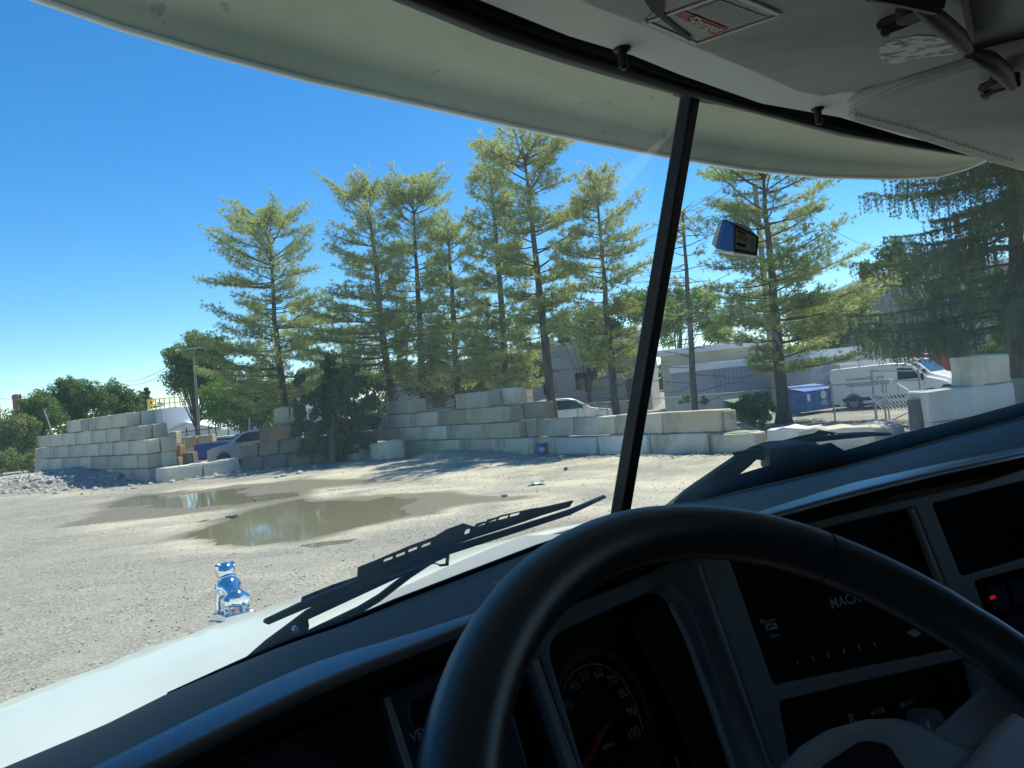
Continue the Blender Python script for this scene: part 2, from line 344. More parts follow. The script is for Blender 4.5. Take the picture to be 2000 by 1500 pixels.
# ------------------------------------------------------------ concrete blocks
def block(cen, ux, uy, L, W, H, m, seed, rough=.022, r=.034, tilt=0):
    """rounded, slightly battered block: cen = bottom centre, ux/uy unit directions"""
    rn = random.Random(seed); nx_, ny_, nz_ = 9, 7, 7; vs = []; idx = {}
    mb = MB()
    def pt(i, j, k):
        key = (i, j, k)
        if key not in idx:
            def g(a, n, hh):
                if a > n/2: return -g(n-a, n, hh)
                return (-hh, -hh+r*.35, -hh+r*1.1)[a] if a < 3 else -(hh-r*1.1)*(1-2*(a-2)/(n-4))
            p = Vector((g(i, nx_, L/2), g(j, ny_, W/2), g(k, nz_, H/2)))
            q = Vector((max(-L/2+r, min(L/2-r, p.x)), max(-W/2+r, min(W/2-r, p.y)), max(-H/2+r, min(H/2-r, p.z))))
            d = p-q
            if d.length > 1e-6: p = q+d.normalized()*r
            nv = noise.noise_vector(p*2.7+Vector((seed*3.1, seed*1.7, 0)))*rough*1.6+noise.noise_vector(p*9+Vector((seed, 0, 0)))*rough*.6
            p += nv
            idx[key] = len(mb.v); mb.v.append(tuple(p))
        return idx[key]
    for i in range(nx_):
        for j in range(ny_): mb.f.append((pt(i,j,0), pt(i,j+1,0), pt(i+1,j+1,0), pt(i+1,j,0))); mb.f.append((pt(i,j,nz_), pt(i+1,j,nz_), pt(i+1,j+1,nz_), pt(i,j+1,nz_)))
        for k in range(nz_): mb.f.append((pt(i,0,k), pt(i+1,0,k), pt(i+1,0,k+1), pt(i,0,k+1))); mb.f.append((pt(i,ny_,k), pt(i,ny_,k+1), pt(i+1,ny_,k+1), pt(i+1,ny_,k)))
    for j in range(ny_):
        for k in range(nz_): mb.f.append((pt(0,j,k), pt(0,j,k+1), pt(0,j+1,k+1), pt(0,j+1,k))); mb.f.append((pt(nx_,j,k), pt(nx_,j+1,k), pt(nx_,j+1,k+1), pt(nx_,j,k+1)))
    o = mb.build('concrete_block', m, smooth=True, fix=False)
    o.data.set_sharp_from_angle(angle=R_(50))
    o.location = Vector(cen)+Vector((0, 0, H/2)); o.rotation_euler = (rn.uniform(-.006, .006), rn.uniform(-.006, .006)+tilt, math.atan2(ux.y, ux.x)+rn.uniform(-.008, .008))
    return o
ORD = ['first', 'second', 'third', 'fourth', 'fifth', 'sixth', 'seventh', 'eighth', 'ninth', 'tenth', 'eleventh', 'twelfth', 'thirteenth', 'fourteenth']
seedc = [100]
def wall_row(A, B, pxs, py, z, H, m, wallname, course, group, back=0, W=.61, mats={}, proud={}, rough=.012, looks={}, lab=None):
    """blocks whose joints are seen at photo columns pxs; wall face through ground points A-B"""
    d = (B-A); d.z = 0; d.normalize(); nrm = Vector((-d.y, d.x, 0))
    if nrm.y < 0: nrm = -nrm           # pointing away from the camera
    cnt = 0
    for i in range(len(pxs)-1):
        if pxs[i] is None or pxs[i+1] is None: continue
        def U(px):
            yy = py(px) if callable(py) else py
            return (hit(px, yy, A, nrm)-A).dot(d)
        u0, u1 = sorted((U(pxs[i]), U(pxs[i+1]))); L = u1-u0
        c = A+d*((u0+u1)/2)+nrm*(W/2+back-proud.get(cnt, 0)+random.Random(seedc[0]).uniform(-.02, .02)); c.z = z
        seedc[0] += 1
        o = block(c, d, nrm, L-.045, W, H-.028, mats.get(cnt, m), seedc[0], rough)
        look = looks.get(cnt, 'concrete block')
        tag(o, (lab or '{look}, {o} from left in {c}, {w}').format(look=look, o=ORD[cnt], c=course, w=wallname), 'concrete block', group)
        cnt += 1
def X3(l): return [None if v is None else v/3.125 for v in l]
# stepped wall on the left
A, B = G(72, 948), G(298, 943); A = Vector(B)+(Vector(A)-Vector(B)).normalized()*13.2; 
Bl = Vector(B); Al = P(66, 930, 42.5); Al.z = 0; Bl.z = 0
HB = .61; gl = 'blocks of the stepped wall at the left'
rows = [([215,345,428,510,600,690,790,900], 870), ([213,300,378,462,552,646,736,836,893], 795), ([213,330,418,505,597,685,781,890], 715), ([232,290,375,459,552,641,733,842], 640), ([408,492,537,585,671,772], 560)]
cn = ['bottom course', 'second course', 'third course', 'fourth course', 'top course']
dl = (Bl-Al).normalized(); nl = Vector((-dl.y, dl.x, 0)); nl = nl if nl.y > 0 else -nl
for r_, (xs, zy) in enumerate(rows):
    wall_row(Al, Bl, X3(xs), lambda px, zy=zy: 650+(zy-(px*3.125-500)*.11)/3.125, HB*r_, HB, CONC, 'stepped left wall', cn[r_], gl)
    # second wythe behind, seen past the end
    ue = (hit(xs[-1]/3.125, 650+zy/3.125-15, Al, nl)-Al).dot(dl)
    c = Al+dl*(ue-.62+.05)+nl*(.61+.305+.02); c.z = HB*r_
    seedc[0] += 1; tag(block(c, dl, nl, 1.22, .61, HB-.01, CONC, seedc[0], .02), 'concrete block behind the right end of the %s of the stepped left wall' % cn[r_], 'concrete block', gl)
for j in range(4):
    c = Al+dl*(4.2+j*1.23)+nl*(.61+.33); c.z = 0
# long middle wall
Am, Bm = G(789, 887), G(1440, 887); Am.z = Bm.z = 0
f2 = lambda l: [None if v is None else 600+v/3.125 for v in l]
gm = 'blocks of the long middle wall'
def yrow(zl, zr, x0=600, x1=1240):   # photo y of a row's middle, in the zoomed coordinates used for measuring
    return lambda px: 700+(zl+(zr-zl)*(px-x0)/(x1-x0))/3.125
wn_ = 'long middle wall'
wall_row(Am, Bm, f2([590,760,932,1135,1400,1515]), lambda px: 700+535/3.125, 0, .6, CONC2, wn_, 'bottom course', gm, mats={0: CONC2}, proud={3: .12}, rough=.018)
wall_row(Am, Bm, f2([398,540,693,857,1041,1310]), lambda px: 700+460/3.125-(px-800)*.04, .6, .58, CONC2, wn_, 'second course', gm, proud={4: .1}, looks={0: 'grey concrete block', 4: 'tan stained concrete block'}, mats={4: BROWNB if False else CONC2})
wall_row(Am, Bm, f2([398,475,630,798,968,1238]), lambda px: 700+360/3.125-(px-800)*.05, 1.18, .6, CONC2, wn_, 'third course', gm, proud={4: .05})
wall_row(Am, Bm, f2([480,655]), lambda px: 700+280/3.125, 1.78, .6, CONC2, wn_, 'top course', gm, lab='tan concrete block standing alone on top of the left part of the middle wall')
wall_row(Am, Bm, f2([902,1110]), lambda px: 700+230/3.125, 1.78, .62, CONC, wn_, 'top course', gm, lab='pale concrete block, highest of all on the middle wall', proud={0: .03})
dm = (Bm-Am).normalized(); nm = Vector((-dm.y, dm.x, 0)); nm = nm if nm.y > 0 else -nm
def mpt(px, py): return (hit(px, py, Am, nm)-Am).dot(dm)
def single(c, z, L, W, H, m, label, group=None, rough=.014, ux=dm, un=nm, cat='concrete block', tilt=0, r=.035):
    seedc[0] += 1; c = Vector(c); c.z = z
    o = block(c, ux, un, L, W, H, m, seedc[0], rough, r, tilt); tag(o, label, cat, group); return o
u = mpt(955, 770); single(Am+dm*(u+.02)+nm*(.98), 1.78, 1.2, .61, .62, CONC, 'concrete block right behind the highest pale block on the middle wall', gm)
u = mpt(1015, 797); single(Am+dm*(u-.15)+nm*(.98), 1.18, 1.1, .61, .6, CONC2, 'streaked block jutting out at the right end of the third course, middle wall', gm)
wall_row(Am, Bm, f2([1316,1385,1612,1862])+[1305, 1402][0:0], lambda px: 700+405/3.125, .6, .6, CONC2, wn_, 'second course', gm, back=.12, lab='{look}, {o} right of the tan stained block, second course of the middle wall')
wall_row(Am, Bm, [1195.8, 1288, 1402], lambda px: 818-(px-1200)*.01, .6, .62, CONC2, wn_, 'second course', gm, back=.12, lab='{look}, {o} of the two at the right end of the middle wall, upper course')
single(Am+dm*(mpt(1402, 815)+.06)+nm*.45, .6, .1, .5, .55, CONC2, 'thin end slab standing at the right end of the upper course of the middle wall', gm)
wall_row(Am, Bm, [1085, 1091.5, 1170], lambda px: 870, 0, .58, CONCW, wn_, 'bottom course', gm, lab='{look}, {o} left of the pillar in the bottom course of the middle wall', looks={0: 'narrow white block', 1: 'large white block'}, proud={1: .12})
wall_row(Am, Bm, [1171.5, 1268], lambda px: 870, 0, .6, CONCW, wn_, 'bottom course', gm, lab='white block partly hidden by the black windshield pillar', proud={0: .08})
wall_row(Am, Bm, [1270, 1385, 1464], lambda px: 865, 0, .6, CONC2, wn_, 'bottom course', gm, lab='{look}, {o} one right of the windshield pillar, bottom course', looks={0: 'streaked grey block', 1: 'cream streaked block'})
# rubble blocks at the left end of the middle wall
a = G(695, 899); single(a+Vector((.0, .4, 0)), 0, 1.05, .7, .68, CONC2, 'small leaning concrete block at the left foot of the middle wall', 'fallen blocks', .03, tilt=.03, r=.045)
a = G(752, 898); single(a+Vector((.05, .35, 0)), 0, 1.55, .75, .72, CONC2, 'battered tan concrete block lying before the left end of the middle wall', 'fallen blocks', .04, tilt=-.05, r=.05)
# right-hand blocks
a = G(1502, 885); b = G(1603, 884); c_ = G(1735, 878)
single((a+b)/2*1+Vector((-1.0, 1.2, 0)), 0, 1.3, .6, .55, CONC2, 'low tan block between the streaked block and the right wiper')
single(G(1565, 883)+Vector((0, .3, 0)), 0, 1.15, .7, .62, CONCW, 'rough white block seen just above the right wiper', rough=.05)
single(G(1668, 884)+Vector((0, .5, 0)), 0, 1.9, .8, .6, CONC, 'broken pale block with a ragged top behind the right wiper', rough=.05, r=.07)
single(G(1752, 868)+Vector((0, .6, 0)), 0, .75, .6, .5, CONCW, 'small tilted white block left of the dark barrel', rough=.05, tilt=.25)
ux = Vector((1, .12, 0)).normalized(); un = Vector((-.12, 1, 0)).normalized(); D = 16.6
l, r2 = P(1806, 800, D), P(1990, 780, D); c0 = (l+r2)/2+un*.35
single(c0, 0, (r2-l).length, .75, .68, CONCW, 'white block under the large white block at the right edge', None, .02, ux, un)
single(c0, .68, (r2-l).length, .75, .68, CONCW, 'large smooth white block near the right edge, chipped at its left end', None, .02, ux, un, r=.05)
l, r2 = P(1899, 740, D), P(1982, 735, D); single((l+r2)/2+un*.4, 1.36, (r2-l).length, .7, .66, CONC2, 'stained grey block standing on top of the large white block', None, .03, ux, un, r=.06)
l = P(2030, 760, 19); single(l, .0, 1.3, .8, 1.3, CONC2, 'grey block cut off by the right edge of the photograph', None, .03, ux, un)
# low white row and blocks behind it, left middle
Aw, Bw = G(317, 944), G(470, 920); Aw.z = Bw.z = 0
wall_row(Aw, Bw, [317, 398, 468], lambda px: 925-(px-317)*.12, 0, .62, CONCW, 'low row', '', 'low white blocks', lab='long low white block, {o} of the pair right of the stepped left wall', rough=.035)
gb = 'blocks behind the low white row'
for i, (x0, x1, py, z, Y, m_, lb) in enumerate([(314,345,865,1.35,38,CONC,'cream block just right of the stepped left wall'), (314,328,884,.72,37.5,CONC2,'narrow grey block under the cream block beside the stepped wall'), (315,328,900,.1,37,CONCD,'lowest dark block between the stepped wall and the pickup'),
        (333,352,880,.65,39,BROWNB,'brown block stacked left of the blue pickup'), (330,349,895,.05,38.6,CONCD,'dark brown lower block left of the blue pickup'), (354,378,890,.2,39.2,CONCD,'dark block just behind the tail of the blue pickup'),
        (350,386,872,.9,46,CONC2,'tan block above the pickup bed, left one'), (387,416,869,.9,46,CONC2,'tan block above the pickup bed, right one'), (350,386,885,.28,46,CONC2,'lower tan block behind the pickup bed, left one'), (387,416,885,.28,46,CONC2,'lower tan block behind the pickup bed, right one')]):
    l, r2 = P(x0, py, Y), P(x1, py, Y); single((l+r2)/2+Vector((0, .3, 0)), z, (r2-l).length, .6, .62, m_, lb, gb, .02, Vector((1, 0, 0)), Vector((0, 1, 0)))
# grey wall with the orange-brown block, running behind the left pine and under the ivy
Ag, Bg = G(470, 922), G(735, 893); Ag.z = Bg.z = 0
wg = 'dark wall behind the leftmost pine'
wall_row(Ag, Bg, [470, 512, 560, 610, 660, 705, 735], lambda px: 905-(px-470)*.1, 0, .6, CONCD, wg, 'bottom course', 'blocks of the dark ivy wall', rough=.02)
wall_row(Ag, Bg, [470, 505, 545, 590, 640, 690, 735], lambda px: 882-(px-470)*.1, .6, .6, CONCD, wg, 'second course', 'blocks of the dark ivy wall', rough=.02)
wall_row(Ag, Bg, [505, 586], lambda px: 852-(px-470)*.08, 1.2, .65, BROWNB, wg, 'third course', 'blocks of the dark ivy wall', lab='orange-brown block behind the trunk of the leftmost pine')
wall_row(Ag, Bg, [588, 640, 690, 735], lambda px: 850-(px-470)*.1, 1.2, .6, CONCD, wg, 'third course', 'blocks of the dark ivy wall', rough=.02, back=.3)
wall_row(Ag, Bg, [528, 562, 592], lambda px: 825, 1.85, .75, CONC2, wg, 'top course', 'blocks of the dark ivy wall', rough=.05, back=.7)
# ------------------------------------------------------------ trees
def tri_tufts(C, D, L, Wd, n, r, spread=.9, up=.25):
    """n needles per tuft: thin triangles around direction D"""
    m = len(C); C = np.repeat(C, n, 0); D = np.repeat(D, n, 0)
    d = D+r.normal(0, spread, (m*n, 3)); d[:, 2] += up; d /= np.linalg.norm(d, axis=1)[:, None]
    q = np.cross(d, r.normal(0, 1, (m*n, 3))); q /= np.linalg.norm(q, axis=1)[:, None]
    L = L*r.uniform(.7, 1.2, (m*n, 1)); C = C+r.normal(0, .02, (m*n, 3))
    V = np.stack([C+q*Wd/2, C-q*Wd/2, C+d*L], 1).reshape(-1, 3)
    return V
def quads(C, size, r, flat=0.):
    m = len(C); a = r.normal(0, 1, (m, 3)); a[:, 2] *= (1-flat); a /= np.linalg.norm(a, axis=1)[:, None]
    b = np.cross(a, r.normal(0, 1, (m, 3))); b /= np.linalg.norm(b, axis=1)[:, None]
    s = size*r.uniform(.6, 1.3, (m, 1))
    return np.stack([C-a*s*.5, C+b*s*.28, C+a*s*.5, C-b*s*.28], 1).reshape(-1, 3)
def trunk_mesh(pts, r0, r1, seed=0):
    m = MB(); k = len(pts); sub = []
    for i in range(k-1):
        for j in range(5):
            t = j/5; p = pts[i].lerp(pts[i+1], t); g = (i+t)/(k-1)
            sub.append((p+Vector((noise.noise(p*.8)*.05, noise.noise(p*.8+Vector((9, 0, 0)))*.05, 0)), g))
    sub.append((pts[-1], 1.0))
    m.tube([p for p, g in sub], [(r0*(1-g)+r1*g)*(1+.5*max(0, .05-g)/.05) for p, g in sub], 9)
    return m
def pine(tpx, Y, crown, label, seed, r0=.2, dens=1.0, bare=.0, mat_=None, tuft=.17, up0=.0, deadlo=None, group='tall pines behind the block walls', nwh=None, nm='pine_tree'):
    """tpx: trunk photo pixels from base to top; crown: (photo y, left x, right x)"""
    r = np.random.default_rng(seed); rr = random.Random(seed)
    pts = [P(x, y, Y) for x, y in tpx]
    d = pts[1]-pts[0]; k = pts[0].z/d.z if abs(d.z) > 1e-6 else 0
    pts[0] = pts[0]-d*k; base = Vector(pts[0]); root = empty(nm, base, label, 'pine tree' if nm == 'pine_tree' else 'tree', group)
    trunk_mesh(pts, r0, .025).build('trunk', BARK, root, smooth=True)
    H = pts[-1].z
    def tp(z):
        for a, b in zip(pts, pts[1:]):
            if z <= b.z or b is pts[-1]:
                t = (z-a.z)/(b.z-a.z); return a.lerp(b, max(0, min(1, t)))
    cr = []
    for y, xl, xr in crown:
        # height and half-widths at the trunk
        best = min((abs(P(tx, y, Y).z-0)*0+abs(tx-((xl+xr)/2)), tx) for tx in (xl, xr))
        z = P((xl+xr)/2, y, Y).z; c = tp(z); l = P(xl, y, Y); rt = P(xr, y, Y)
        cr.append((z, max(.25, c.x-l.x), max(.25, rt.x-c.x)))
    cr.sort()
    def rad(z, az):
        zs = [c[0] for c in cr]; L = np.interp(z, zs, [c[1] for c in cr]); Rr = np.interp(z, zs, [c[2] for c in cr])
        x = cos(az); m = (L+Rr)/2*.9
        return (Rr*x+m*(1-x)) if x > 0 else (L*-x+m*(1+x))
    br = MB(); TC = []; TD = []; DC = []
    zlo = cr[0][0]; z = zlo; 
    while z < H-.25:
        f = (z-zlo)/max(.1, H-zlo); nb = rr.randint(4, 6)+(2 if f < .35 else 0); a0 = rr.uniform(0, 6.28)
        for b in range(nb):
            az = a0+b*2*pi/nb+rr.uniform(-.35, .35); zz = z+rr.uniform(-.4, .4)
            R = rad(zz, az)*rr.uniform(.72, 1.15)
            if rr.random() < .12: R *= 1.2
            if rr.random() < bare: continue
            el = .02+.28*f+.75*max(0, f-.6)/.4*rr.uniform(.7, 1.3)+rr.uniform(-.2, .2)+up0
            c = tp(zz); el = min(el, math.atan((H+rr.uniform(-1.2, .35)-c.z)/max(R, .2))); o = Vector((cos(az), sin(az), 0)); bp = []
            sg = rr.uniform(.02, .10)
            for i in range(8):
                t = i/7; q = c+o*(R*t)+Vector((0, 0, math.tan(el)*R*t-sg*R*4*t*(1-t)*.5+.10*R*t*t))
                q += Vector((noise.noise(q*1.1)*.12*t, noise.noise(q*1.1+Vector((5, 0, 0)))*.12*t, noise.noise(q*1.3+Vector((0, 7, 0)))*.1*t)); bp.append(q)
            br.tube(bp, [max(.008, (.014+.012*R)*(1-.85*i/7)) for i in range(8)], 4, False)
            nsub = int((5+R*4.0)*1)
            for sidx in range(nsub):
                t = .22+.78*(sidx+rr.random())/nsub; i = min(6, int(t*7)); q = bp[i].lerp(bp[i+1], t*7-i)
                side = 1 if sidx % 2 else -1; sa = az+side*rr.uniform(.35, 1.0); sl = (.35+.34*R*(1-t*.75))*rr.uniform(.5, 1.1)
                sd_ = Vector((cos(sa), sin(sa), rr.uniform(-.02, .28)+.5*max(0, f-.55)))
                e = q+sd_*sl
                br.tube([q, q.lerp(e, .5)+Vector((0, 0, -.02)), e], [.009, .007, .004], 3, False)
                nt_ = max(2, int(sl*11*dens))
                for k2 in range(nt_):
                    u_ = .25+.75*(k2+rr.random())/nt_; pp = q.lerp(e, u_)
                    TC.append(pp+Vector((rr.gauss(0, .07), rr.gauss(0, .07), rr.gauss(.04, .085)))); TD.append(sd_)
            for k2 in range(int(R*3*dens)+1):
                t = rr.uniform(.35, 1); i = min(6, int(t*7)); TC.append(bp[i].lerp(bp[i+1], t*7-i)+Vector((0, 0, .03))); TD.append(o)
            TC.append(bp[-1]); TD.append(bp[-1]-bp[-2])
        z += rr.uniform(.36, .62)*(1.0 if f < .8 else .7)
    for k2 in range(26):
        t = rr.random(); TC.append(tp(H-1.2*t)+Vector((rr.gauss(0, .08), rr.gauss(0, .08), 0))); TD.append(Vector((rr.gauss(0, .5), rr.gauss(0, .5), 1)))
    # dead twigs on the lower trunk
    z = 1.2
    while z < zlo+.8 or (deadlo and z < deadlo):
        for b in range(rr.randint(1, 3)):
            az = rr.uniform(0, 6.28); L = rr.uniform(.6, 2.2); q = tp(z); dz = rr.uniform(-.25, .25); pp = [q]
            for i in range(5):
                q = q+Vector((cos(az), sin(az), dz))*L/5+Vector((0, 0, rr.uniform(-.05, .07))); az += rr.uniform(-.2, .2); pp.append(q)
            br.tube(pp, [.02, .016, .012, .009, .007, .004], 4, False)
            for i in range(2, 6):
                for sg_ in (-1, 1):
                    if rr.random() < .7:
                        e = pp[i]+Vector((cos(az+sg_*.8), sin(az+sg_*.8), rr.uniform(-.4, .3)))*L*.25; br.tube([pp[i], e], [.007, .003], 3, False)
        z += rr.uniform(.18, .4)
    br.build('branches', BARK, root, fix=False)
    if TC:
        C = np.array([tuple(v) for v in TC]); D = np.array([tuple(v.normalized()) for v in TD])
        V = tri_tufts(C, D, tuft*1.12, .022, 10, r, .8, .3)
        numesh('crown', V, np.arange(len(V)).reshape(-1, 3), mat_ or PINE, root)
    return root
pine([(572,893),(547,720),(536,620),(530,500),(512,412)], 38.5, [(418,480,540),(440,452,578),(490,428,625),(520,425,615),(550,412,612),(590,470,600),(612,480,640),(630,470,700),(665,400,640),(700,372,640),(740,392,650),(785,435,600)], 'leftmost pine standing alone with wide lower boughs and debris at its foot', 11, .21)
pine([(768,790),(745,640),(735,520),(725,440),(708,352)], 37, [(365,690,725),(400,645,750),(440,655,775),(500,640,790),(560,660,790),(620,590,790),(700,580,800),(745,600,800)], 'pine with a spiky dark top, second tall pine from the left', 12, .21)
pine([(828,800),(820,640),(812,500),(804,345)], 36, [(360,775,840),(400,752,888),(450,745,860),(520,755,860),(600,745,880),(700,765,890),(750,780,880)], 'pine with a broad forked top, third tall pine from the left', 13, .2)
pine([(895,785),(887,640),(880,520),(873,430)], 34.5, [(445,855,895),(480,835,935),(560,825,945),(640,822,955),(720,825,955),(750,850,930)], 'shorter dense pine just left of the tallest pine pair', 14, .17)
pine([(990,775),(977,560),(966,430),(955,325)], 32.5, [(340,918,985),(400,918,1005),(450,912,1005),(520,902,1025),(600,892,1035),(700,900,1055),(755,925,1050)], 'slim pine standing close behind the left of the tallest pine', 15, .17)
pine([(1080,808),(1062,640),(1046,500),(1033,380),(1018,258)], 30, [(272,985,1045),(290,930,1105),(330,922,1135),(380,965,1105),(420,965,1145),(480,958,1165),(520,965,1170),(600,1000,1125),(665,1000,1125)], 'tallest pine with a long bare lower trunk, left of the windshield pillar', 16, .2, dens=.95, deadlo=6)
pine([(1203,800),(1187,640),(1178,520),(1163,343)], 28, [(358,1145,1190),(400,1125,1215),(430,1115,1262),(490,1095,1255),(560,1105,1265),(620,1105,1255),(690,1115,1262),(715,1140,1240)], 'pine just left of the windshield pillar with light airy foliage', 17, .16, dens=.9)
pine([(1357,795),(1348,640),(1338,500),(1333,415)], 27, [(560,1310,1380),(620,1305,1400),(680,1300,1410)], 'thin nearly bare dead pine just right of the windshield pillar', 18, .13, dens=.5, bare=.6, deadlo=9)
pine([(1532,822),(1518,650),(1505,520),(1495,400),(1484,270)], 29, [(290,1450,1520),(330,1390,1600),(360,1365,1615),(400,1385,1640),(440,1402,1630),(500,1392,1605),(560,1395,1640),(600,1385,1695),(650,1402,1715),(690,1440,1730),(708,1470,1650)], 'thick pine rising behind the transponder, right of the windshield pillar', 19, .24)
# drooping spruce at the right
def spruce(px, Y, label):
    r = np.random.default_rng(77); rr = random.Random(77)
    b = P(px, 740, Y); b.z = 0; top = P(px-25, -100, Y); root = empty('spruce_tree', b, label, 'spruce tree')
    trunk_mesh([b, b.lerp(top, .5), top], .27, .05).build('trunk', BARK, root, smooth=True)
    br = MB(); TC = []; TD = []; z = 2.6
    while z < top.z-.3:
        f = (z-2.6)/(top.z-2.6); nb = 8
        for k in range(nb):
            az = rr.uniform(0, 6.28); zz = z+rr.uniform(-.12, .12); R = (5.3-3.4*f)*rr.uniform(.6, 1.08)
            if -.5 < math.cos(az) and cos(az) > .2: R *= .8
            c = b.lerp(top, zz/top.z); o = Vector((cos(az), sin(az), 0)); bp = []
            for i in range(9):
                t = i/8; bp.append(c+o*(R*t)+Vector((noise.noise(c+o*t*3)*.15, 0, R*(.10*t-.42*t*t+.34*t**3))))
            br.tube(bp, [.05*(1-.85*i/8) for i in range(9)], 4, False)
            nt_ = int(R*17)
            for j in range(nt_):
                t = .25+.75*(j+rr.random())/nt_; i = min(7, int(t*8)); q = bp[i].lerp(bp[i+1], t*8-i)
                sa = az+(1 if j % 2 else -1)*rr.uniform(.6, 1.5); sl = rr.uniform(.1, .75)*(1.15-t*.6); q2 = q+Vector((cos(sa), sin(sa), -.05))*sl
                hang = rr.uniform(.2, .85)*(1.1-.5*t)
                q3 = q2+Vector((rr.gauss(0, .04), rr.gauss(0, .04), -hang))
                if j % 2 == 0: br.tube([q, q2, q3], [.008, .006, .003], 3, False)
                for u_ in np.linspace(0, 1, max(2, int(sl*8))): TC.append(q.lerp(q2, u_)); TD.append(Vector((cos(sa), sin(sa), -.3)))
                for u_ in np.linspace(0, 1, max(3, int(hang*11))): TC.append(q2.lerp(q3, u_)); TD.append(Vector((0, 0, -1)))
            TC.append(bp[-1]); TD.append(o)
        z += .46
    br.build('branches', BARK, root, fix=False)
    C = np.array([tuple(v) for v in TC]); D = np.array([tuple(v) for v in TD])
    V = tri_tufts(C, D, .085, .024, 8, r, .7, -.1); numesh('crown', V, np.arange(len(V)).reshape(-1, 3), SPRUCE, root)
spruce(1988, 22, 'large dark spruce with hanging twigs at the right edge')
def leafy(px, pybase, Y, blobs, label, m, seed, size=.16, n=1400, name='leafy_tree', group=None, trunk=True, cat='tree', z0=None, dens=1.):
    """blobs: (photo x, photo y, radius in photo pixels)"""
    r = np.random.default_rng(seed); base = P(px, pybase, Y); base.z = 0
    root = empty(name, base, label, cat, group); sc = Y/F_; C = []; br = MB()
    for bx, by, bp in blobs:
        c = P(bx, by, Y); R = bp*sc; k = int(n*5.5*(bp/60)**2*dens)+120
        c.y += r.uniform(-.4, .4)*R
        ns = max(5, int(k/130)); sub = r.normal(0, 1, (ns, 3)); sub /= np.linalg.norm(sub, axis=1)[:, None]; sub *= R*r.uniform(.35, .95, (ns, 1))
        for s in sub:
            q = np.array(c)+s; kk = k//ns; w_ = r.normal(0, 1, (kk, 3)); w_ /= np.linalg.norm(w_, axis=1)[:, None]
            C.append(q+w_*R*.46*r.uniform(.3, 1.08, (kk, 1))**.6*r.uniform(.8, 1.2, (1, 3)))
            if trunk and r.random() < .3: br.tube([base+Vector((0, 0, max(.2, (c.z)*.3))), Vector(q).lerp(base, .25)+Vector((0, 0, .3)), Vector(q)], [R*.02+.01, R*.012+.01, .01], 4, False)
    C = np.concatenate(C); C = C[C[:, 2] > .03]
    V = quads(C, size, r); numesh('crown' if trunk else 'leaves', V, np.arange(len(V)).reshape(-1, 4), m, root, 4)
    if trunk:
        br.tube([base, base+Vector((.1, 0, 1.2)), P(blobs[0][0], blobs[0][1], Y)], [.22, .17, .06], 7); br.build('trunk', BARK, root, fix=False)
    return root
far_woods()
leafy(385, 860, 62, [(370,700,38),(350,690,28),(400,690,40),(430,670,25),(350,740,34),(390,745,42),(420,720,38),(375,665,18)], 'large dark green tree behind the lamp post, left of the pines', LEAF, 31, .2, 1700)
leafy(500, 880, 56, [(460,780,45),(430,800,36),(500,770,42),(540,765,36),(480,815,34),(520,800,40),(560,780,25),(420,775,25)], 'bright green bushy tree behind the leftmost pine', LEAFB, 32, .17, 1900)
tg = 'trees along the left horizon'
leafy(150, 850, 70, [(135,755,22),(160,765,26),(120,780,28),(185,775,26),(150,800,30),(205,790,24)], 'dark green tree with a tufted top behind the stepped left wall', LEAF, 33, .2, 2600, group=tg)
leafy(230, 850, 72, [(225,765,24),(250,775,20),(215,795,28),(255,800,22),(240,815,20)], 'rounded tree behind the right half of the stepped left wall', LEAF, 34, .2, 2600, group=tg)
leafy(75, 850, 66, [(85,785,24),(60,795,22),(100,805,28),(70,820,25),(45,800,18)], 'dark tree between the chimney and the stepped wall', LEAF, 35, .2, 2600, group=tg)
leafy(15, 870, 55, [(10,830,30),(35,840,30),(55,835,25),(0,860,35),(45,870,32),(15,895,28),(60,880,18)], 'yellow-green bush at the far left edge of the photograph', LEAFY, 36, .17, 2000, name='bush', cat='bush', trunk=False)
leafy(40, 925, 50, [(20,900,24),(50,905,20),(70,895,14),(0,905,20)], 'low brown-green shrub left of the foot of the stepped wall', LEAFY, 37, .14, 1800, name='bush', cat='bush', trunk=False)
leafy(285, 850, 90, [(284,765,8),(284,780,13),(282,800,20),(300,790,14),(310,800,12)], 'small pointed conifer on the horizon left of the storage tank', LEAF, 38, .25, 3500, group=tg)
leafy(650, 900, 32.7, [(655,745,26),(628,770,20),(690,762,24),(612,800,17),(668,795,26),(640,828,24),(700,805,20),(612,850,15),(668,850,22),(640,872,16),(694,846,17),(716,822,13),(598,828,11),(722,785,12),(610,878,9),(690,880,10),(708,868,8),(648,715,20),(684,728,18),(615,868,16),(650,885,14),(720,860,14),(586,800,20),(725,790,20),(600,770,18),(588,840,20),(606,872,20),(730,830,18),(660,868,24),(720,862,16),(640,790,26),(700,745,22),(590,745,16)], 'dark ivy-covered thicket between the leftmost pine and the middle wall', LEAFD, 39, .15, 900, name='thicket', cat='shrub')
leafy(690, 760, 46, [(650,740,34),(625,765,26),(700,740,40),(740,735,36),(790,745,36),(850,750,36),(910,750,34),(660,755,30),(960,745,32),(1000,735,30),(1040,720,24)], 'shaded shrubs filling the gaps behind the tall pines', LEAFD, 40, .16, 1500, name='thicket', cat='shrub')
leafy(1150, 800, 48, [(1150,630,36),(1190,640,30),(1230,600,34),(1260,590,30),(1110,650,24)], 'green tree behind the pine left of the windshield pillar', LEAF, 41, .17, 1700)
leafy(1330, 800, 52, [(1330,610,36),(1300,640,34),(1370,590,30),(1380,630,34),(1400,650,30),(1320,580,22)], 'round green tree behind the dead pine', LEAFB, 42, .17, 1700)
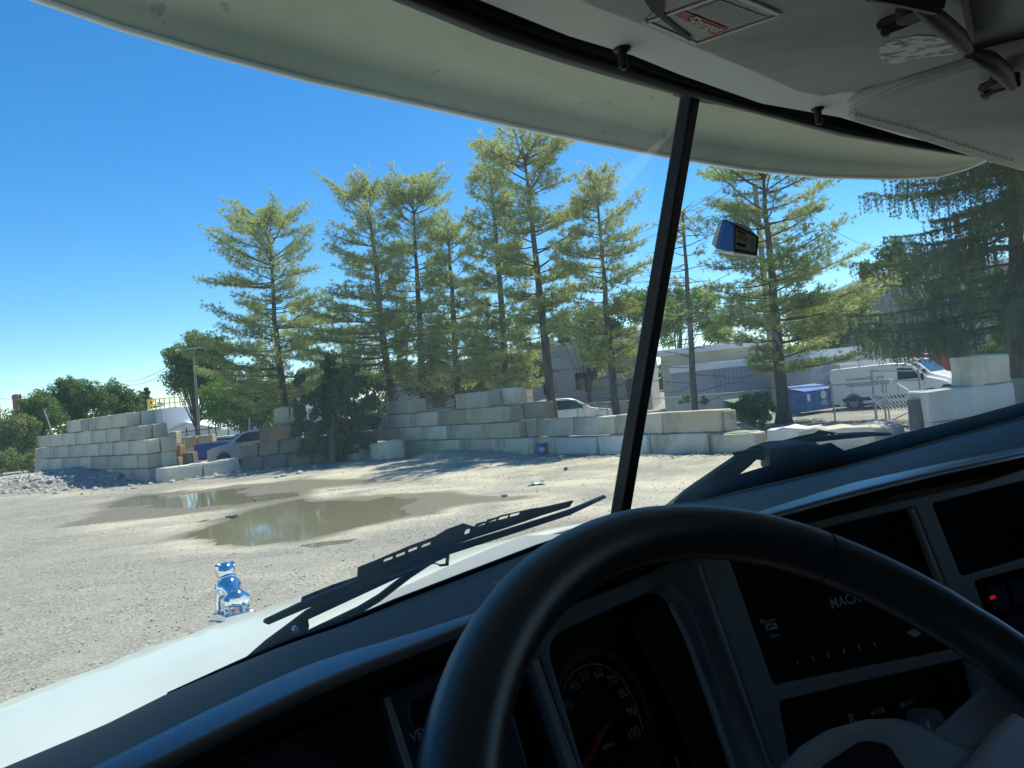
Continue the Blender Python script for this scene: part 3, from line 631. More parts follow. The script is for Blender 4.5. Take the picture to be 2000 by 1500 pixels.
leafy(1600, 760, 50, [(1580,640,40),(1630,650,42),(1660,600,34),(1560,600,30),(1690,650,30),(1610,610,36)], 'leafy green tree behind the thick pine', LEAFY, 43, .17, 1700)
leafy(1860, 700, 45, [(1735,500,30),(1770,530,30),(1700,530,22),(1900,600,34),(1960,560,30),(1840,560,26)], 'green tree beyond the hanging spruce boughs', LEAF, 44, .17, 1500)
leafy(1940, 740, 25, [(1950,700,30),(1985,690,30),(1970,650,26),(1925,690,20)], 'bright shrub beneath the spruce at the right edge', LEAFB, 45, .09, 1500, name='bush', cat='bush', trunk=False)
leafy(1440, 830, 27.5, [(1465,790,22),(1485,780,18),(1445,800,18),(1500,800,15),(1470,815,20)], 'green bush at the fence just left of the thick pine trunk', LEAF, 46, .09, 1700, name='bush', cat='bush', trunk=False)
leafy(1485, 840, 26, [(1470,825,14),(1495,822,14),(1450,828,10)], 'pale weeds growing at the foot of the green fence bush', LEAFY, 47, .07, 2200, name='weeds', cat='weeds', trunk=False)
leafy(1350, 800, 27.5, [(1340,780,10),(1372,780,10),(1330,785,8)], 'small green weeds growing by the foot of the dead pine', LEAFB, 48, .07, 2200, name='weeds', cat='weeds', trunk=False)
leafy(270, 930, 33, [(272,933,8),(240,930,6)], 'small weed growing at the right foot of the stepped wall', LEAF, 49, .06, 2500, name='weeds', cat='weeds', trunk=False)
leafy(615, 905, 38, [(610,893,12),(630,890,10),(595,898,8)], 'low weeds on the debris right of the leftmost pine', LEAF, 50, .07, 2500, name='weeds', cat='weeds', trunk=False)
leafy(165, 970, 29, [(160,968,5),(180,966,4)], 'flat patch of green weeds on the gravel left of the puddles', LEAFY, 51, .05, 2500, name='weeds', cat='weeds', trunk=False)
leafy(306, 848, 34.8, [(305,847,7)], 'tiny plant growing on top at the right end of the stepped wall', LEAFB, 52, .05, 2500, name='weeds', cat='weeds', trunk=False)
# ------------------------------------------------------------ buildings and street things
GRAYW = simple('grey_wall_render', (.36, .355, .325), .85, .2, var=.12, sc=.6)
CREAMW = simple('cream_wall_render', (.55, .52, .42), .85, .2, var=.12, sc=.6)
WHITEP = simple('white_paint', (.78, .79, .78), .4, .5, var=.04)
WHITER = simple('white_roof_metal', (.75, .77, .78), .5, .5, var=.06)
BLUEGR = simple('blue_grey_siding', (.27, .32, .40), .6, .4, var=.10, sc=.8)
DARKM = simple('dark_metal', (.03, .032, .034), .6, .4)
GALV = simple('galvanised_steel', (.42, .44, .45), .45, .5, metal=.5, var=.15)
SHING = simple('grey_shingle', (.20, .20, .21), .9, .2, var=.2)
GLASSD = simple('dark_window_glass', (.03, .04, .05), .08, .8, var=.1)
BRICK = simple('red_brick', (.30, .13, .08), .9, .2, var=.25)
REDP = simple('red_paint', (.42, .03, .03), .4, .5, var=.1)
BLUEP = simple('blue_paint', (.02, .07, .36), .3, .5, var=.1, coat=.5)
DUMPB = simple('dumpster_blue', (.03, .12, .42), .45, .5, var=.2)
DUMPG = simple('dumpster_green', (.02, .11, .06), .5, .5, var=.25)
YELL = simple('yellow_paint', (.75, .58, .10), .5, .4)
SILV = simple('silver_car_paint', (.62, .63, .62), .25, .6, metal=.3, var=.05, coat=.6)
RUB = simple('tyre_rubber', (.02, .02, .02), .8, .3)
CHROMEW = simple('alloy_metal', (.22, .22, .23), .45, .5, metal=.6)
REDL = simple('red_lamp_lens', (.45, .03, .02), .2, .6)
LAMPC = simple('clear_lamp_lens', (.7, .72, .72), .15, .7)
BLKPL = simple('black_plastic_trim', (.02, .02, .022), .55, .4)
def building(name, label, cat, pxl, pxr, ybase, ytop, Y, Yr, wallm, roofm, depth=8, wins=(), gable=False, over=.25, ztop=None, zr=None, siding=None):
    """upright box whose front runs from photo column pxl (at distance Y) to pxr (at Yr)"""
    a = P(pxl, ytop, Y); b = P(pxr, ytop if zr is None else zr, Yr); h_ = (a.z+b.z)/2 if ztop is None else ztop
    a.z = b.z = 0; root = empty(name, (a+b)/2, label, cat); d = (b-a); L = d.length; d.normalize(); n_ = Vector((-d.y, d.x, 0)); n_ = n_ if n_.y > 0 else -n_
    M = Matrix.Translation(a) @ Matrix((d, n_, (0, 0, 1))).transposed().to_4x4()
    m = MB(); 
    if gable:
        m.add([M @ Vector(v) for v in [(0,0,0),(L,0,0),(L,0,h_),(0,0,h_),(0,depth,0),(L,depth,0),(L,depth,h_),(0,depth,h_),(L/2,0,h_+gable),(L/2,depth,h_+gable)]], [(0,1,2,8,3),(4,7,9,6,5),(0,3,7,4),(1,5,6,2)])
    else: m.box(0, L, 0, depth, 0, h_, M)
    m.build('wall', wallm, root)
    r = MB()
    if gable:
        for s in (0, 1):
            x0, x1 = (-.4, L/2) if s == 0 else (L+.4, L/2); k = gable/(L/2); z0 = h_-.4*k
            v = [(x0,-.35,z0+.02),(x1,-.35,h_+gable+.02),(x1,depth+.35,h_+gable+.02),(x0,depth+.35,z0+.02)]
            r.add([M @ Vector(p) for p in v]+[M @ Vector((p[0], p[1], p[2]+.18)) for p in v], [(0,1,2,3),(7,6,5,4),(0,4,5,1),(1,5,6,2),(2,6,7,3),(3,7,4,0)])
    else:
        r.box(-over, L+over, -over, depth+over, h_+.003, h_+.28, M); r.box(-over*.5, L+over*.5, -over*.5, depth+over*.5, h_+.28, h_+.36, M)
    r.build('roof', roofm, root)
    for (x0, x1, z0, z1) in wins:
        w_ = MB(); x0 *= L; x1 *= L
        for q in ((x0-.05, x0, z0-.05, z1+.05), (x1, x1+.05, z0-.05, z1+.05), (x0, x1, z1, z1+.05), (x0, x1, z0-.05, z0)): w_.box(q[0], q[1], -.07, .0, q[2], q[3], M)
        f = w_.build('window', GRAYW, root); g = MB(); g.box(x0, x1, -.025, -.003, z0, z1, M); g.build('pane', GLASSD, f)
    return root, M, L, h_
building('warehouse', 'grey building behind the tallest pine with a small window', 'building', 1030, 1262, 790, 668, 56, 54, GRAYW, WHITER, 12, [(.38, .58, 1.9, 3.1), (.80, .92, .2, 2.3), (.1, .2, 1.8, 2.8)])
building('low_building', 'cream low building with a white roof edge, right of the windshield pillar', 'building', 1289, 1516, 780, 690, 46, 44, CREAMW, WHITER, 9, [(.50, .60, 1.6, 2.6), (.68, .76, 1.6, 2.6), (.2, .28, .2, 2.2)], zr=678)
building('tall_building', 'tall pale grey building behind the hanging spruce', 'building', 1704, 2150, 740, 520, 52, 50, GRAYW, WHITER, 14, [(.25, .32, 1.8, 3.4), (.45, .52, 1.8, 3.4)])
building('long_shed', 'grey shed wall seen between the tall pines in the middle', 'building', 760, 1022, 790, 712, 62, 60, GRAYW, WHITER, 9, [(.3, .4, 1.6, 2.8), (.7, .8, 1.6, 2.8)])
r_, M_, L_, h_ = building('house', 'white house with a grey gabled roof behind the thicket', 'house', 572, 660, 800, 757, 84, 84, WHITEP, SHING, 10, [(.3, .42, 1.2, 2.6), (.6, .72, 1.2, 2.6)], gable=1.9)
m = MB(); m.box(-.2, .6, 3, 3.8, 0, h_+1.9, M_); m.box(-.28, .68, 2.92, 3.88, h_+1.9, h_+2.05, M_); m.build('chimney', BRICK, r_)
building('low_white_building', 'low white gabled shed below the storage tank', 'building', 306, 425, 850, 845, 66, 66, WHITEP, WHITER, 8, [(.5, .6, .6, 1.2)], gable=.75)
# container
r_, M_, L_, h_ = building('storage_container', 'long blue-grey storage container behind the chain link fence', 'container', 1386, 1575, 800, 718, 38, 41, BLUEGR, WHITER, 3, (), over=.06, zr=706)
m = MB(); x = .3
while x < L_-.1: m.box(x, x+.05, -.035, -.002, .25, h_-.1, M_); x += .28
m.build('ribs', BLUEGR, r_)
# white box trailer
r_, M_, L_, h_ = building('box_trailer', 'white box trailer behind the blue dumpster', 'trailer', 1581, 1722, 790, 698, 37, 39, simple('trailer_grey_white', (.46, .50, .54), .5, .4), WHITER, 2.6, (), over=.03, zr=688)
m = MB(); m.box(.1, L_-.1, -.03, -.002, .95, 1.02, M_); m.box(.1, L_-.1, -.03, -.002, h_-.35, h_-.3, M_); m.build('trim', GALV, r_)
m = MB(); p = M_ @ Vector((L_*.6, -.1, .45)); m.lathe([(.36,-.1),(.42,-.06),(.42,.06),(.36,.1)], p, 20, M_.to_3x3() @ Vector((0, 1, 0)), True); m.build('wheel', RUB, r_)
# chimney on the horizon
b = P(34, 815, 150); b.z = 0; root = empty('brick_chimney', b, 'red-brown brick chimney on the horizon at the far left', 'chimney')
top = P(33, 772, 150).z; m = MB(); m.lathe([(.75, 0), (.62, top*.6), (.58, top-.6), (.65, top-.55), (.65, top), (.45, top)], b, 20); m.build('stack', BRICK, root, smooth=2)
m = MB(); m.lathe([(.45, top-.4), (.45, top+.2), (.35, top+.2)], b, 16); m.build('flue', DARKM, root)
# tank
c = P(343, 840, 76); c.z = 0; root = empty('storage_tank', c, 'white cylindrical storage tank with a yellow railing on top', 'tank')
tz = P(343, 797, 76).z; rt = 2.45; m = MB(); m.lathe([(rt, 0), (rt, tz), (rt-.08, tz+.05), (rt*.5, tz+.3), (.05, tz+.4)], c, 40); 
for q in (.33, .66): m.lathe([(rt+.003, tz*q), (rt+.03, tz*q+.02), (rt+.03, tz*q+.06), (rt+.003, tz*q+.08)], c, 40)
m.build('shell', WHITEP, root, smooth=2)
m = MB()
for k in range(18):
    a = pi*.75+k*pi*1.1/17; q = c+Vector((cos(a)*rt*.93, sin(a)*rt*.93, tz)); m.tube([q, q+Vector((0, 0, 1.0))], .05, 5)
for hz_ in (.5, 1.0): m.tube([c+Vector((cos(pi*.75+k*pi*1.1/34)*rt*.93, sin(pi*.75+k*pi*1.1/34)*rt*.93, tz+hz_)) for k in range(35)], .05, 5)
m.build('railing', YELL, root)
m = MB(); q = c+Vector((-.3, -rt-.12, 0)); 
for sx in (-.2, .2): m.tube([q+Vector((sx, 0, 0)), q+Vector((sx, 0, tz+.9))], .03, 5)
for k in range(14): m.tube([q+Vector((-.2, 0, .3+k*.3)), q+Vector((.2, 0, .3+k*.3))], .02, 4)
m.build('ladder', GALV, root)
# poles and wires
def pole(label, pb, pt, Y, r0, mat_, parts=None, name='utility_pole', cat='pole'):
    a = P(*pb, Y); t = P(*pt, Y); k = a.z/(t.z-a.z); a = a-(t-a)*k; root = empty(name, a, label, cat)
    m = MB(); m.tube([a, a.lerp(t, .5), t], [r0, r0*.85, r0*.7], 10); m.build('post', mat_, root, smooth=2); return root, a, t
root, a, t = pole('street light pole with a short flat arm left of the pines', (390, 855), (377, 683), 58, .12, POLEW, name='lamp_post', cat='lamp post')
m = MB(); m.tube([t+Vector((-.9, 0, .1)), t+Vector((.8, 0, .1))], .04, 6); m.build('arm', GALV, root); m = MB(); m.box(-1.3, -.6, -.15, .15, .02, .16, Matrix.Translation(t)); m.build('lamp_head', WHITEP, root, bevel=.03)
root, a, t = pole('pale wooden utility pole rising behind the thick pine', (1517, 790), (1474, 360), 36, .17, POLEW)
m = MB(); m.box(-1.1, 1.1, -.06, .06, -.5, -.36, Matrix.Translation(t)); m.build('crossarm', POLEW, root)
for sx in (-1, -.5, .5, 1):
    m = MB(); m.lathe([(.03,-.36),(.05,-.3),(.03,-.25),(.05,-.2),(.02,-.16)], t+Vector((sx, 0, 0)), 8, cap=True); m.build('insulator', WHITEP, root)
pW = t
root, a, t2 = pole('thin pale pole standing in the gap between the two left pines', (676, 800), (667, 640), 50, .11, POLEW)
root, a, t3 = pole('short dark post leaning above the left end of the stepped wall', (104, 850), (86, 800), 47, .05, GALV, name='post', cat='post')
root, a, t4 = pole('dark pole beside the brick chimney at the far left', (42, 815), (39, 770), 148, .3, DARKM)
root, a, t5 = pole('pole cut by the left edge of the photograph', (2, 850), (-2, 782), 90, .14, POLEW)
def wire(p, q, sag, label, r=.012, n=24, name='power_cable'):
    m = MB(); m.tube([p.lerp(q, i/n)+Vector((0, 0, -sag*4*(i/n)*(1-i/n))) for i in range(n+1)], r, 4); tag(m.build(name, DARKM), label, 'cable', 'overhead cables')
wire(P(1200, 470, 45), P(1420, 362, 36), .3, 'overhead cable crossing the windshield pillar, upper one')
wire(P(1200, 486, 45), P(1424, 378, 36), .3, 'overhead cable crossing the windshield pillar, lower one')
wire(P(1420, 362, 36), pW+Vector((-1, 0, -.2)), .1, 'short overhead cable reaching the upper left of the wooden pole')
wire(pW+Vector((1, 0, -.3)), P(1690, 480, 50), .3, 'overhead cable running right from the wooden pole')
wire(P(1300, 610, 45), P(1400, 560, 36), .2, 'lower overhead cable left of the wooden pole')
wire(P(246, 745, 90), P(330, 715, 60), .3, 'overhead cable left of the lamp post, upper one', .02)
wire(P(246, 752, 90), P(330, 727, 60), .3, 'overhead cable left of the lamp post, lower one', .02)
wire(P(0, 778, 90), P(60, 768, 148), .5, 'faint overhead cable by the brick chimney', .03)
# dark metal fence in front of the white shed
a, b = P(318, 849, 50), P(505, 824, 50); root = empty('metal_fence', Vector((a.x, a.y, 0)), 'dark metal fence below the storage tank', 'fence')
m = MB(); m.tube([a, b], .03, 5); m.tube([a-Vector((0, 0, .9)), b-Vector((0, 0, .9))], .03, 5); m.build('rail', DARKM, root)
m = MB(); n_ = 60
for k in range(n_+1): q = a.lerp(b, k/n_); m.tube([q, q-Vector((0, 0, 1.1))], .012, 4)
m.build('pickets', DARKM, root)
for k in (0, .25, .48, .55, .68, .8, .97):
    q = a.lerp(b, k); m = MB(); m.tube([Vector((q.x, q.y, 0)), q+Vector((0, 0, .25))], .04, 6); m.build('post', DARKM, root)
for (x, yb, yt, r0, lb) in ((360, 865, 834, .04, 'thin pale post left of the lamp post, below the tank'), (487, 860, 813, .05, 'tall thin pale post behind the silver car'), (498, 860, 833, .11, 'thick short pale post right above the silver car')):
    pole(lb, (x, yb), (x, yt), 44, r0, GALV, name='post', cat='post')
# green bins in a row
for i, (x0, x1, y0) in enumerate(((346, 392, 861), (394, 445, 856), (447, 500, 851))):
    l, r2 = P(x0, y0, 47.5), P(x1, y0-4, 47.5); root = empty('green_bin', Vector(((l.x+r2.x)/2, 47.5, 0)), 'long green container behind the pickup, %s of the row' % ('left one', 'middle one', 'right one')[i], 'container', 'green containers behind the pickup')
    zt = (l.z+r2.z)/2; m = MB(); m.box(l.x, r2.x, 47.5, 49.3, .1, zt-.12); m.build('body', DUMPG, root, bevel=.03); m = MB(); m.box(l.x-.05, r2.x+.05, 47.42, 49.4, zt-.117, zt); m.build('lid', simple('pale_green_lid', (.30, .42, .36), .5), root, bevel=.02)
# ------------------------------------------------------------ chain link fence
def fence(A, B, H, label, npost=7, cell=.085, wr=.0035):
    root = empty('chain_link_fence', A, label, 'fence'); d = B-A; L = d.length; d.normalize(); m = MB(); w_ = []
    x = -H
    while x < L:
        for s in (1, -1):
            u0, u1 = x, x+H; z0, z1 = 0, H
            if u0 < 0: z0 = -u0; u0 = 0
            if u1 > L: z1 = H-(u1-L); u1 = L
            if z1 <= z0: continue
            p = A+d*u0+Vector((0, 0, z0 if s > 0 else H-z0)); q = A+d*u1+Vector((0, 0, z1 if s > 0 else H-z1)); m.tube([p, q], wr, 3, False)
        x += cell*1.414
    m.build('mesh_wire', GALV, root, fix=False)
    m = MB(); m.tube([A+Vector((0, 0, H)), B+Vector((0, 0, H))], .024, 6); m.build('top_rail', GALV, root)
    for k in range(npost):
        q = A.lerp(B, k/(npost-1)); m = MB(); m.tube([q, q+Vector((0, 0, H+.06))], .035, 8); m.build('post', GALV, root)
    return root
fa, fb_ = P(1130, 795, 37), P(1722, 735, 26.4); fa.z = fb_.z = .02
fence(fa, fb_, 1.30, 'chain link fence running behind the pines to the parked vans', 9)
# gate frame at the right
g0 = G(1712, 819); g1 = P(1800, 790, 24.6); g1.z = 0; root = empty('metal_gate', g0, 'leaning steel gate frame with diagonal slats before the white van', 'gate')
m = MB(); d = (g1-g0); 
m.tube([g0, g0+Vector((0, 0, 1.75))], .045, 8); m.tube([g1, g1+Vector((0, 0, 1.65))], .03, 8); m.tube([g0.lerp(g1, .3), g0.lerp(g1, .3)+Vector((0, 0, 1.35))], .03, 8)
m.tube([g0+Vector((.05, 0, 1.7)), g1+Vector((0, 0, 1.6))], .022, 6); m.tube([g0+Vector((0, 0, 1.35)), g1+Vector((0, 0, 1.3))], .022, 6); m.tube([g0+Vector((0, 0, .55)), g1+Vector((0, 0, .5))], .025, 6)
m.build('frame', GALV, root)
m = MB(); m.tube([g0.lerp(g1, .35)+Vector((0, -.08, 1.38)), g0.lerp(g1, .8)+Vector((0, -.08, .92))], .03, 6); m.build('brace', WHITEP, root)
for k in range(11):
    t = -.1+k*.085; q = g0.lerp(g1, t+.1); m = MB(); m.box(-.02, .02, -.01, .01, -.42, .42, Matrix.Translation(q+Vector((0, -.06, .62))) @ Matrix.Rotation(-.7, 4, 'Y')); m.build('slat', WHITEP, root)
m = MB(); m.tube([G(1740, 822), P(1795, 795, 24.5)], .02, 6); tag(m.build('pipe', GALV), 'thin metal pipe leaning to the ground before the barrel', 'pipe')
# bin blue
def dumpster(l, r2, H, dep, mat_, label, blue=False, lidm=None):
    l.z = r2.z = 0; root = empty('dumpster', (l+r2)/2, label, 'dumpster'); d = r2-l; L = d.length; d.normalize(); n_ = Vector((-d.y, d.x, 0))
    M = Matrix.Translation(l) @ Matrix((d, n_, (0, 0, 1))).transposed().to_4x4(); m = MB()
    pr = [(0, .15), (0, H*.82), (dep, H), (dep, .15)]
    m.prism([M @ Vector((.03, y, z)) for y, z in pr], (M.to_3x3() @ Vector((L-.06, 0, 0)))); m.build('body', mat_, root, bevel=.02)
    m = MB()
    for x in np.linspace(.05, L-.13, 5): m.box(x, x+.07, -.045, -.002, .2, H*.78, M)
    m.box(0, L, -.06, -.003, H*.74, H*.80, M); m.box(0, L, -.06, -.003, .16, .22, M); m.build('ribs', mat_, root)
    m = MB(); k = (H-H*.82)/dep
    for x0, x1 in ((0, L/2-.02), (L/2+.02, L)):
        v = [(x0,-.05,H*.83), (x1,-.05,H*.83), (x1,dep+.03,H+.03), (x0,dep+.03,H+.03)]; m.add([M @ Vector(p) for p in v]+[M @ (Vector(p)+Vector((0,0,.04))) for p in v], [(0,1,2,3),(7,6,5,4),(0,4,5,1),(1,5,6,2),(2,6,7,3),(3,7,4,0)])
    m.build('lid', lidm or mat_, root)
    for x in (-.16, L): m = MB(); m.box(x, x+.16, .3, .5, H*.5, H*.6, M); m.build('lifting_pocket', mat_, root)
    if blue:
        m = MB(); cx = L*.52
        pts = [M @ Vector((cx+r*cos(a)*.24, -.064, .78+r*sin(a)*.22)) for a, r in [(i*2*pi/16, (1, .75)[i % 2]) for i in range(16)]]; m.add(pts, [tuple(range(16))])
        m.build('emblem', WHITEP, root, fix=False)
        m = MB(); 
        for i, (w0, zz) in enumerate(((.2, .5), (.28, .43), (.24, .36))): m.box(cx-w0, cx+w0, -.064, -.061, zz, zz+.03, M)
        m.box(.12, .3, -.064, -.061, .6, .9, M); m.box(L-.3, L-.15, -.064, -.061, .62, .85, M); m.build('sticker', WHITEP, root)
    return root
dumpster(P(1574, 806, 32.2), P(1640, 800, 33.6), 1.18, 1.1, DUMPB, 'blue dumpster with a white round emblem behind the fence', True)
dumpster(P(1545, 806, 34.0), P(1573, 805, 34.2), 1.1, 1.0, DUMPB, 'blue dumpster half hidden by the thick pine trunk')
dumpster(P(1443, 820, 30.3), P(1502, 815, 30.8), .98, .9, DUMPG, 'dark green dumpster in the bush behind the fence')
# ------------------------------------------------------------ vehicles
def vehicle(loc, rz, prof, Wd, bodym, label, cat, name, wheels, wr, glass, sc=1.0, group=None, tumble=.12, zbelt=.95, extras=None):
    """side profile prof in x-z; width along y with tumblehome above the belt"""
    root = empty(name, loc, label, cat, group, rz); root.scale = (sc,)*3
    n = len(prof); ys = [-1, -.97, -.8, 0, .8, .97, 1]; ins = [.045, .012, 0, 0, 0, .012, .045]
    cx = sum(p[0] for p in prof)/n; m = MB()
    rows = []
    for yk, i_ in zip(ys, ins):
        row = []
        for x, z in prof:
            t = max(0, z-zbelt); y = yk*(Wd/2)*(1-tumble*t/1.0); row.append(Vector((x+(cx-x)*i_*.25, y, z-(z > zbelt)*i_*.5+(z < .4)*i_*.3)))
        row.append(row[0]); rows.append(row)
    m.loft(rows); m.f.append(tuple(range(n))); k = (len(ys)-1)*(n+1); m.f.append(tuple(k+i for i in range(n-1, -1, -1)))
    o = m.build('body', bodym, root, smooth=2, world=False)
    def sidept(x, z, s, off=.012): t = max(0, z-zbelt); return Vector((x, s*((Wd/2)*(1-tumble*t)+off), z))
    for gi, gpoly in enumerate(glass):
        kind, pts = gpoly
        if kind == 'side':
            for s in (-1, 1): g = MB(); g.prism([sidept(x, z, s, .004) for x, z in pts], (0, s*.012, 0)); g.build('side_window', GLASSD, root, world=False)
        else:
            (x0, z0), (x1, z1) = pts; g = MB(); a0 = Wd/2*(1-tumble*max(0, z0-zbelt))*.9; a1 = Wd/2*(1-tumble*max(0, z1-zbelt))*.86; nn = Vector((z1-z0, 0, -(x1-x0))).normalized()*(.015 if kind == 'front' else -.015)
            g.add([Vector((x0, -a0, z0))+nn, Vector((x0, a0, z0))+nn, Vector((x1, a1, z1))+nn, Vector((x1, -a1, z1))+nn], [(0, 1, 2, 3)]); g.build('windshield' if kind == 'front' else 'rear_window', GLASSD, root, world=False, fix=False)
    for x in wheels:
        for s in (-1, 1):
            a = MB(); a.lathe([(wr*1.03, -.01), (wr*1.03, .012), (wr*1.17, .012), (wr*1.17, -.01)], (x, s*(Wd/2-.002), wr*1.03), 28, (0, s, 0)); a.build('wheel_arch', BLKPL, root, world=False)
            c = Vector((x, s*(Wd/2-.09), wr)); w_ = MB(); w_.lathe([(wr*.6, -.1), (wr*.92, -.11), (wr, -.07), (wr, .07), (wr*.92, .11), (wr*.6, .1)], c, 28, (0, s, 0), True); wo = w_.build('wheel', RUB, root, smooth=2, world=False)
            h2 = MB(); h2.lathe([(.02, .125), (wr*.2, .12), (wr*.5, .105), (wr*.62, .118), (wr*.62, .10)], c, 20, (0, s, 0), True)
            ho = h2.build('rim', CHROMEW, wo, smooth=2, world=False)
    if extras: extras(root, sidept)
    return root
vanp = [(0, .32), (-.04, .5), (-.03, 1.5), (.03, 1.98), (.12, 2.06), (2.6, 2.10), (3.3, 2.07), (3.62, 1.95), (4.28, 1.32), (4.95, 1.10), (5.15, .95), (5.2, .6), (5.15, .32), (4.6, .26), (.5, .26)]
vang = [('side', [(3.02, 1.28), (3.98, 1.30), (3.66, 1.78), (3.15, 1.84), (3.02, 1.84)]), ('front', [(4.24, 1.38), (3.66, 1.92)]), ('rear', [(-.035, 1.3), (.01, 1.85)])]
def vanx(rack, front=True):
    def f(root, sp):
        m = MB(); m.box(.5, 4.1, -1.035, -.985, .42, .58); m.box(.5, 4.1, .985, 1.035, .42, .58); m.build('side_moulding', BLKPL, root, world=False, bevel=.01)
        for s in (-1, 1):
            m = MB()
            for x in (.98, 2.98, 4.1): m.box(x, x+.012, min(s*1.0, s*1.003), max(s*1.0, s*1.003), .35, 1.3)
            m.build('door_seam', DARKM, root, world=False)
            m = MB(); m.box(4.0, 4.12, min(s*1.02, s*1.3), max(s*1.02, s*1.3), 1.2, 1.52); m.build('mirror', BLKPL, root, world=False, bevel=.03)
            m = MB(); m.box(4.72, 5.12, min(s*.68, s*.97), max(s*.68, s*.97), .82, 1.04); m.build('headlight', LAMPC, root, world=False, bevel=.04)
            m = MB(); m.box(-.06, .02, min(s*.88, s*1.0), max(s*.88, s*1.0), .9, 1.5); m.build('tail_light', REDL, root, world=False, bevel=.02)
        m = MB(); m.box(4.95, 5.24, -.95, .95, .3, .52); m.build('bumper', BLKPL, root, world=False, bevel=.04)
        m = MB(); m.box(5.14, 5.2, -.5, .5, .62, .86); m.build('grille', BLKPL, root, world=False, bevel=.01)
        if rack:
            m = MB()
            for s in (-.85, 0, .85): m.tube([(.3, s, 2.3), (3.2, s, 2.3)], .025, 6)
            for x in (.5, 1.4, 2.3, 3.1): m.tube([(x, -.9, 2.06), (x, -.9, 2.28), (x, .9, 2.28), (x, .9, 2.06)], .022, 6)
            m.build('roof_rack', GALV, root, world=False)
            me = text_mesh(['Commercial and', 'Residential Service'], .25)
            v, fc = me; m = MB(); m.add([Vector((.75+x, -1.012-.0, 1.42+y)) for x, y in v], fc); m.build('lettering', simple('lettering_blue', (.12, .2, .45), .5), root, world=False, fix=False)
    return f
def text_mesh(lines, size, font_align='LEFT', spacing=1.15, shear=0):
    cu = bpy.data.curves.new('t', 'FONT'); cu.body = '\n'.join(lines); cu.size = size; cu.align_x = font_align; cu.space_line = spacing; cu.shear = shear; cu.resolution_u = 3; cu.offset = size*.009
    o = bpy.data.objects.new('t', cu); COL.objects.link(o); dg = bpy.context.evaluated_depsgraph_get(); me = o.evaluated_get(dg).to_mesh()
    v = [(p.co.x, p.co.y) for p in me.vertices]; f = [tuple(q.vertices) for q in me.polygons]; o.evaluated_get(dg).to_mesh_clear()
    bpy.data.objects.remove(o); bpy.data.curves.remove(cu); return v, f
WPAINT = simple('white_van_paint', (.80, .81, .82), .3, .6, var=.03, coat=.6)
yaw = R_(-30); b = G(1640, 803)
vehicle(Vector((b.x+.25, b.y+1.0, 0)), yaw, vanp, 2.0, WPAINT, 'white cargo van with a roof rack and blue lettering behind the gate', 'van', 'cargo_van', (1.0, 4.35), .36, vang, .87, None, extras=vanx(True))
vehicle(Vector((16.0, 36.8, 0)), R_(-48), vanp, 2.0, WPAINT, 'second white van with a glinting windshield, partly behind the front van', 'van', 'cargo_van', (1.0, 4.35), .36, vang, .95, None, extras=vanx(False))
carp = [(0, .45), (-.05, .7), (.0, 1.0), (.25, 1.3), (.75, 1.62), (1.3, 1.70), (2.4, 1.68), (2.75, 1.58), (3.5, 1.12), (4.3, .98), (4.62, .82), (4.68, .5), (4.6, .3), (.3, .28)]
carg = [('side', [(.55, 1.12), (1.55, 1.14), (1.55, 1.58), (.95, 1.56)]), ('side', [(1.65, 1.14), (3.2, 1.14), (2.68, 1.52), (2.35, 1.58), (1.65, 1.59)]), ('front', [(3.46, 1.16), (2.78, 1.56)])]
def carx(root, sp):
    for s in (-1, 1):
        m = MB(); m.box(4.35, 4.66, min(s*.55, s*.86), max(s*.55, s*.86), .68, .88); m.build('headlight', LAMPC, root, world=False, bevel=.04)
        m = MB(); m.box(3.0, 3.15, min(s*.92, s*1.12), max(s*.92, s*1.12), 1.08, 1.25); m.build('mirror', SILV, root, world=False, bevel=.03)
        m = MB(); m.box(1.6, 1.615, min(s*.945, s*.95), max(s*.945, s*.95), .45, 1.12); m.box(2.75, 2.765, min(s*.945, s*.95), max(s*.945, s*.95), .45, 1.12); m.build('door_seam', DARKM, root, world=False)
        m = MB(); m.box(-.06, .1, min(s*.7, s*.92), max(s*.7, s*.92), .85, 1.05); m.build('tail_light', REDL, root, world=False, bevel=.02)
    m = MB(); m.box(4.62, 4.70, -.5, .5, .55, .75); m.build('grille', BLKPL, root, world=False, bevel=.01)
b = P(407, 900, 37); vehicle(Vector((b.x+4.3, 38.2, 0)), R_(172), carp, 1.85, SILV, 'silver car behind the low white blocks, nose pointing left', 'car', 'parked_car', (.9, 3.75), .34, carg, 1.0, None, extras=carx)
b = P(1012, 800, 37); vehicle(Vector((b.x, 37.5, 0)), R_(4), carp, 1.85, SILV, 'pale car seen behind the foot of the tallest pine', 'car', 'parked_car', (.9, 3.75), .34, carg, 1.0, None, extras=carx)
b = P(10, 885, 60); vehicle(Vector((b.x-3, 60, 0)), R_(5), carp, 1.85, REDP, 'red car peeking over the bush at the far left edge', 'car', 'parked_car', (.9, 3.75), .34, carg, 1.0, None, extras=carx)
pk = [(0, .5), (-.04, .8), (0, 1.14), (1.85, 1.16), (1.9, 1.18), (2.05, 1.46), (2.4, 1.52), (3.3, 1.51), (3.6, 1.45), (4.1, 1.2), (5.2, 1.12), (5.4, .95), (5.42, .5), (5.3, .38), (.3, .38)]
pg = [('side', [(2.2, 1.2), (3.05, 1.2), (3.05, 1.44), (2.35, 1.44)]), ('side', [(3.12, 1.2), (3.95, 1.2), (3.58, 1.4), (3.12, 1.44)]), ('front', [(4.05, 1.22), (3.63, 1.44)]), ('rear', [(1.92, 1.2), (2.04, 1.43)])]
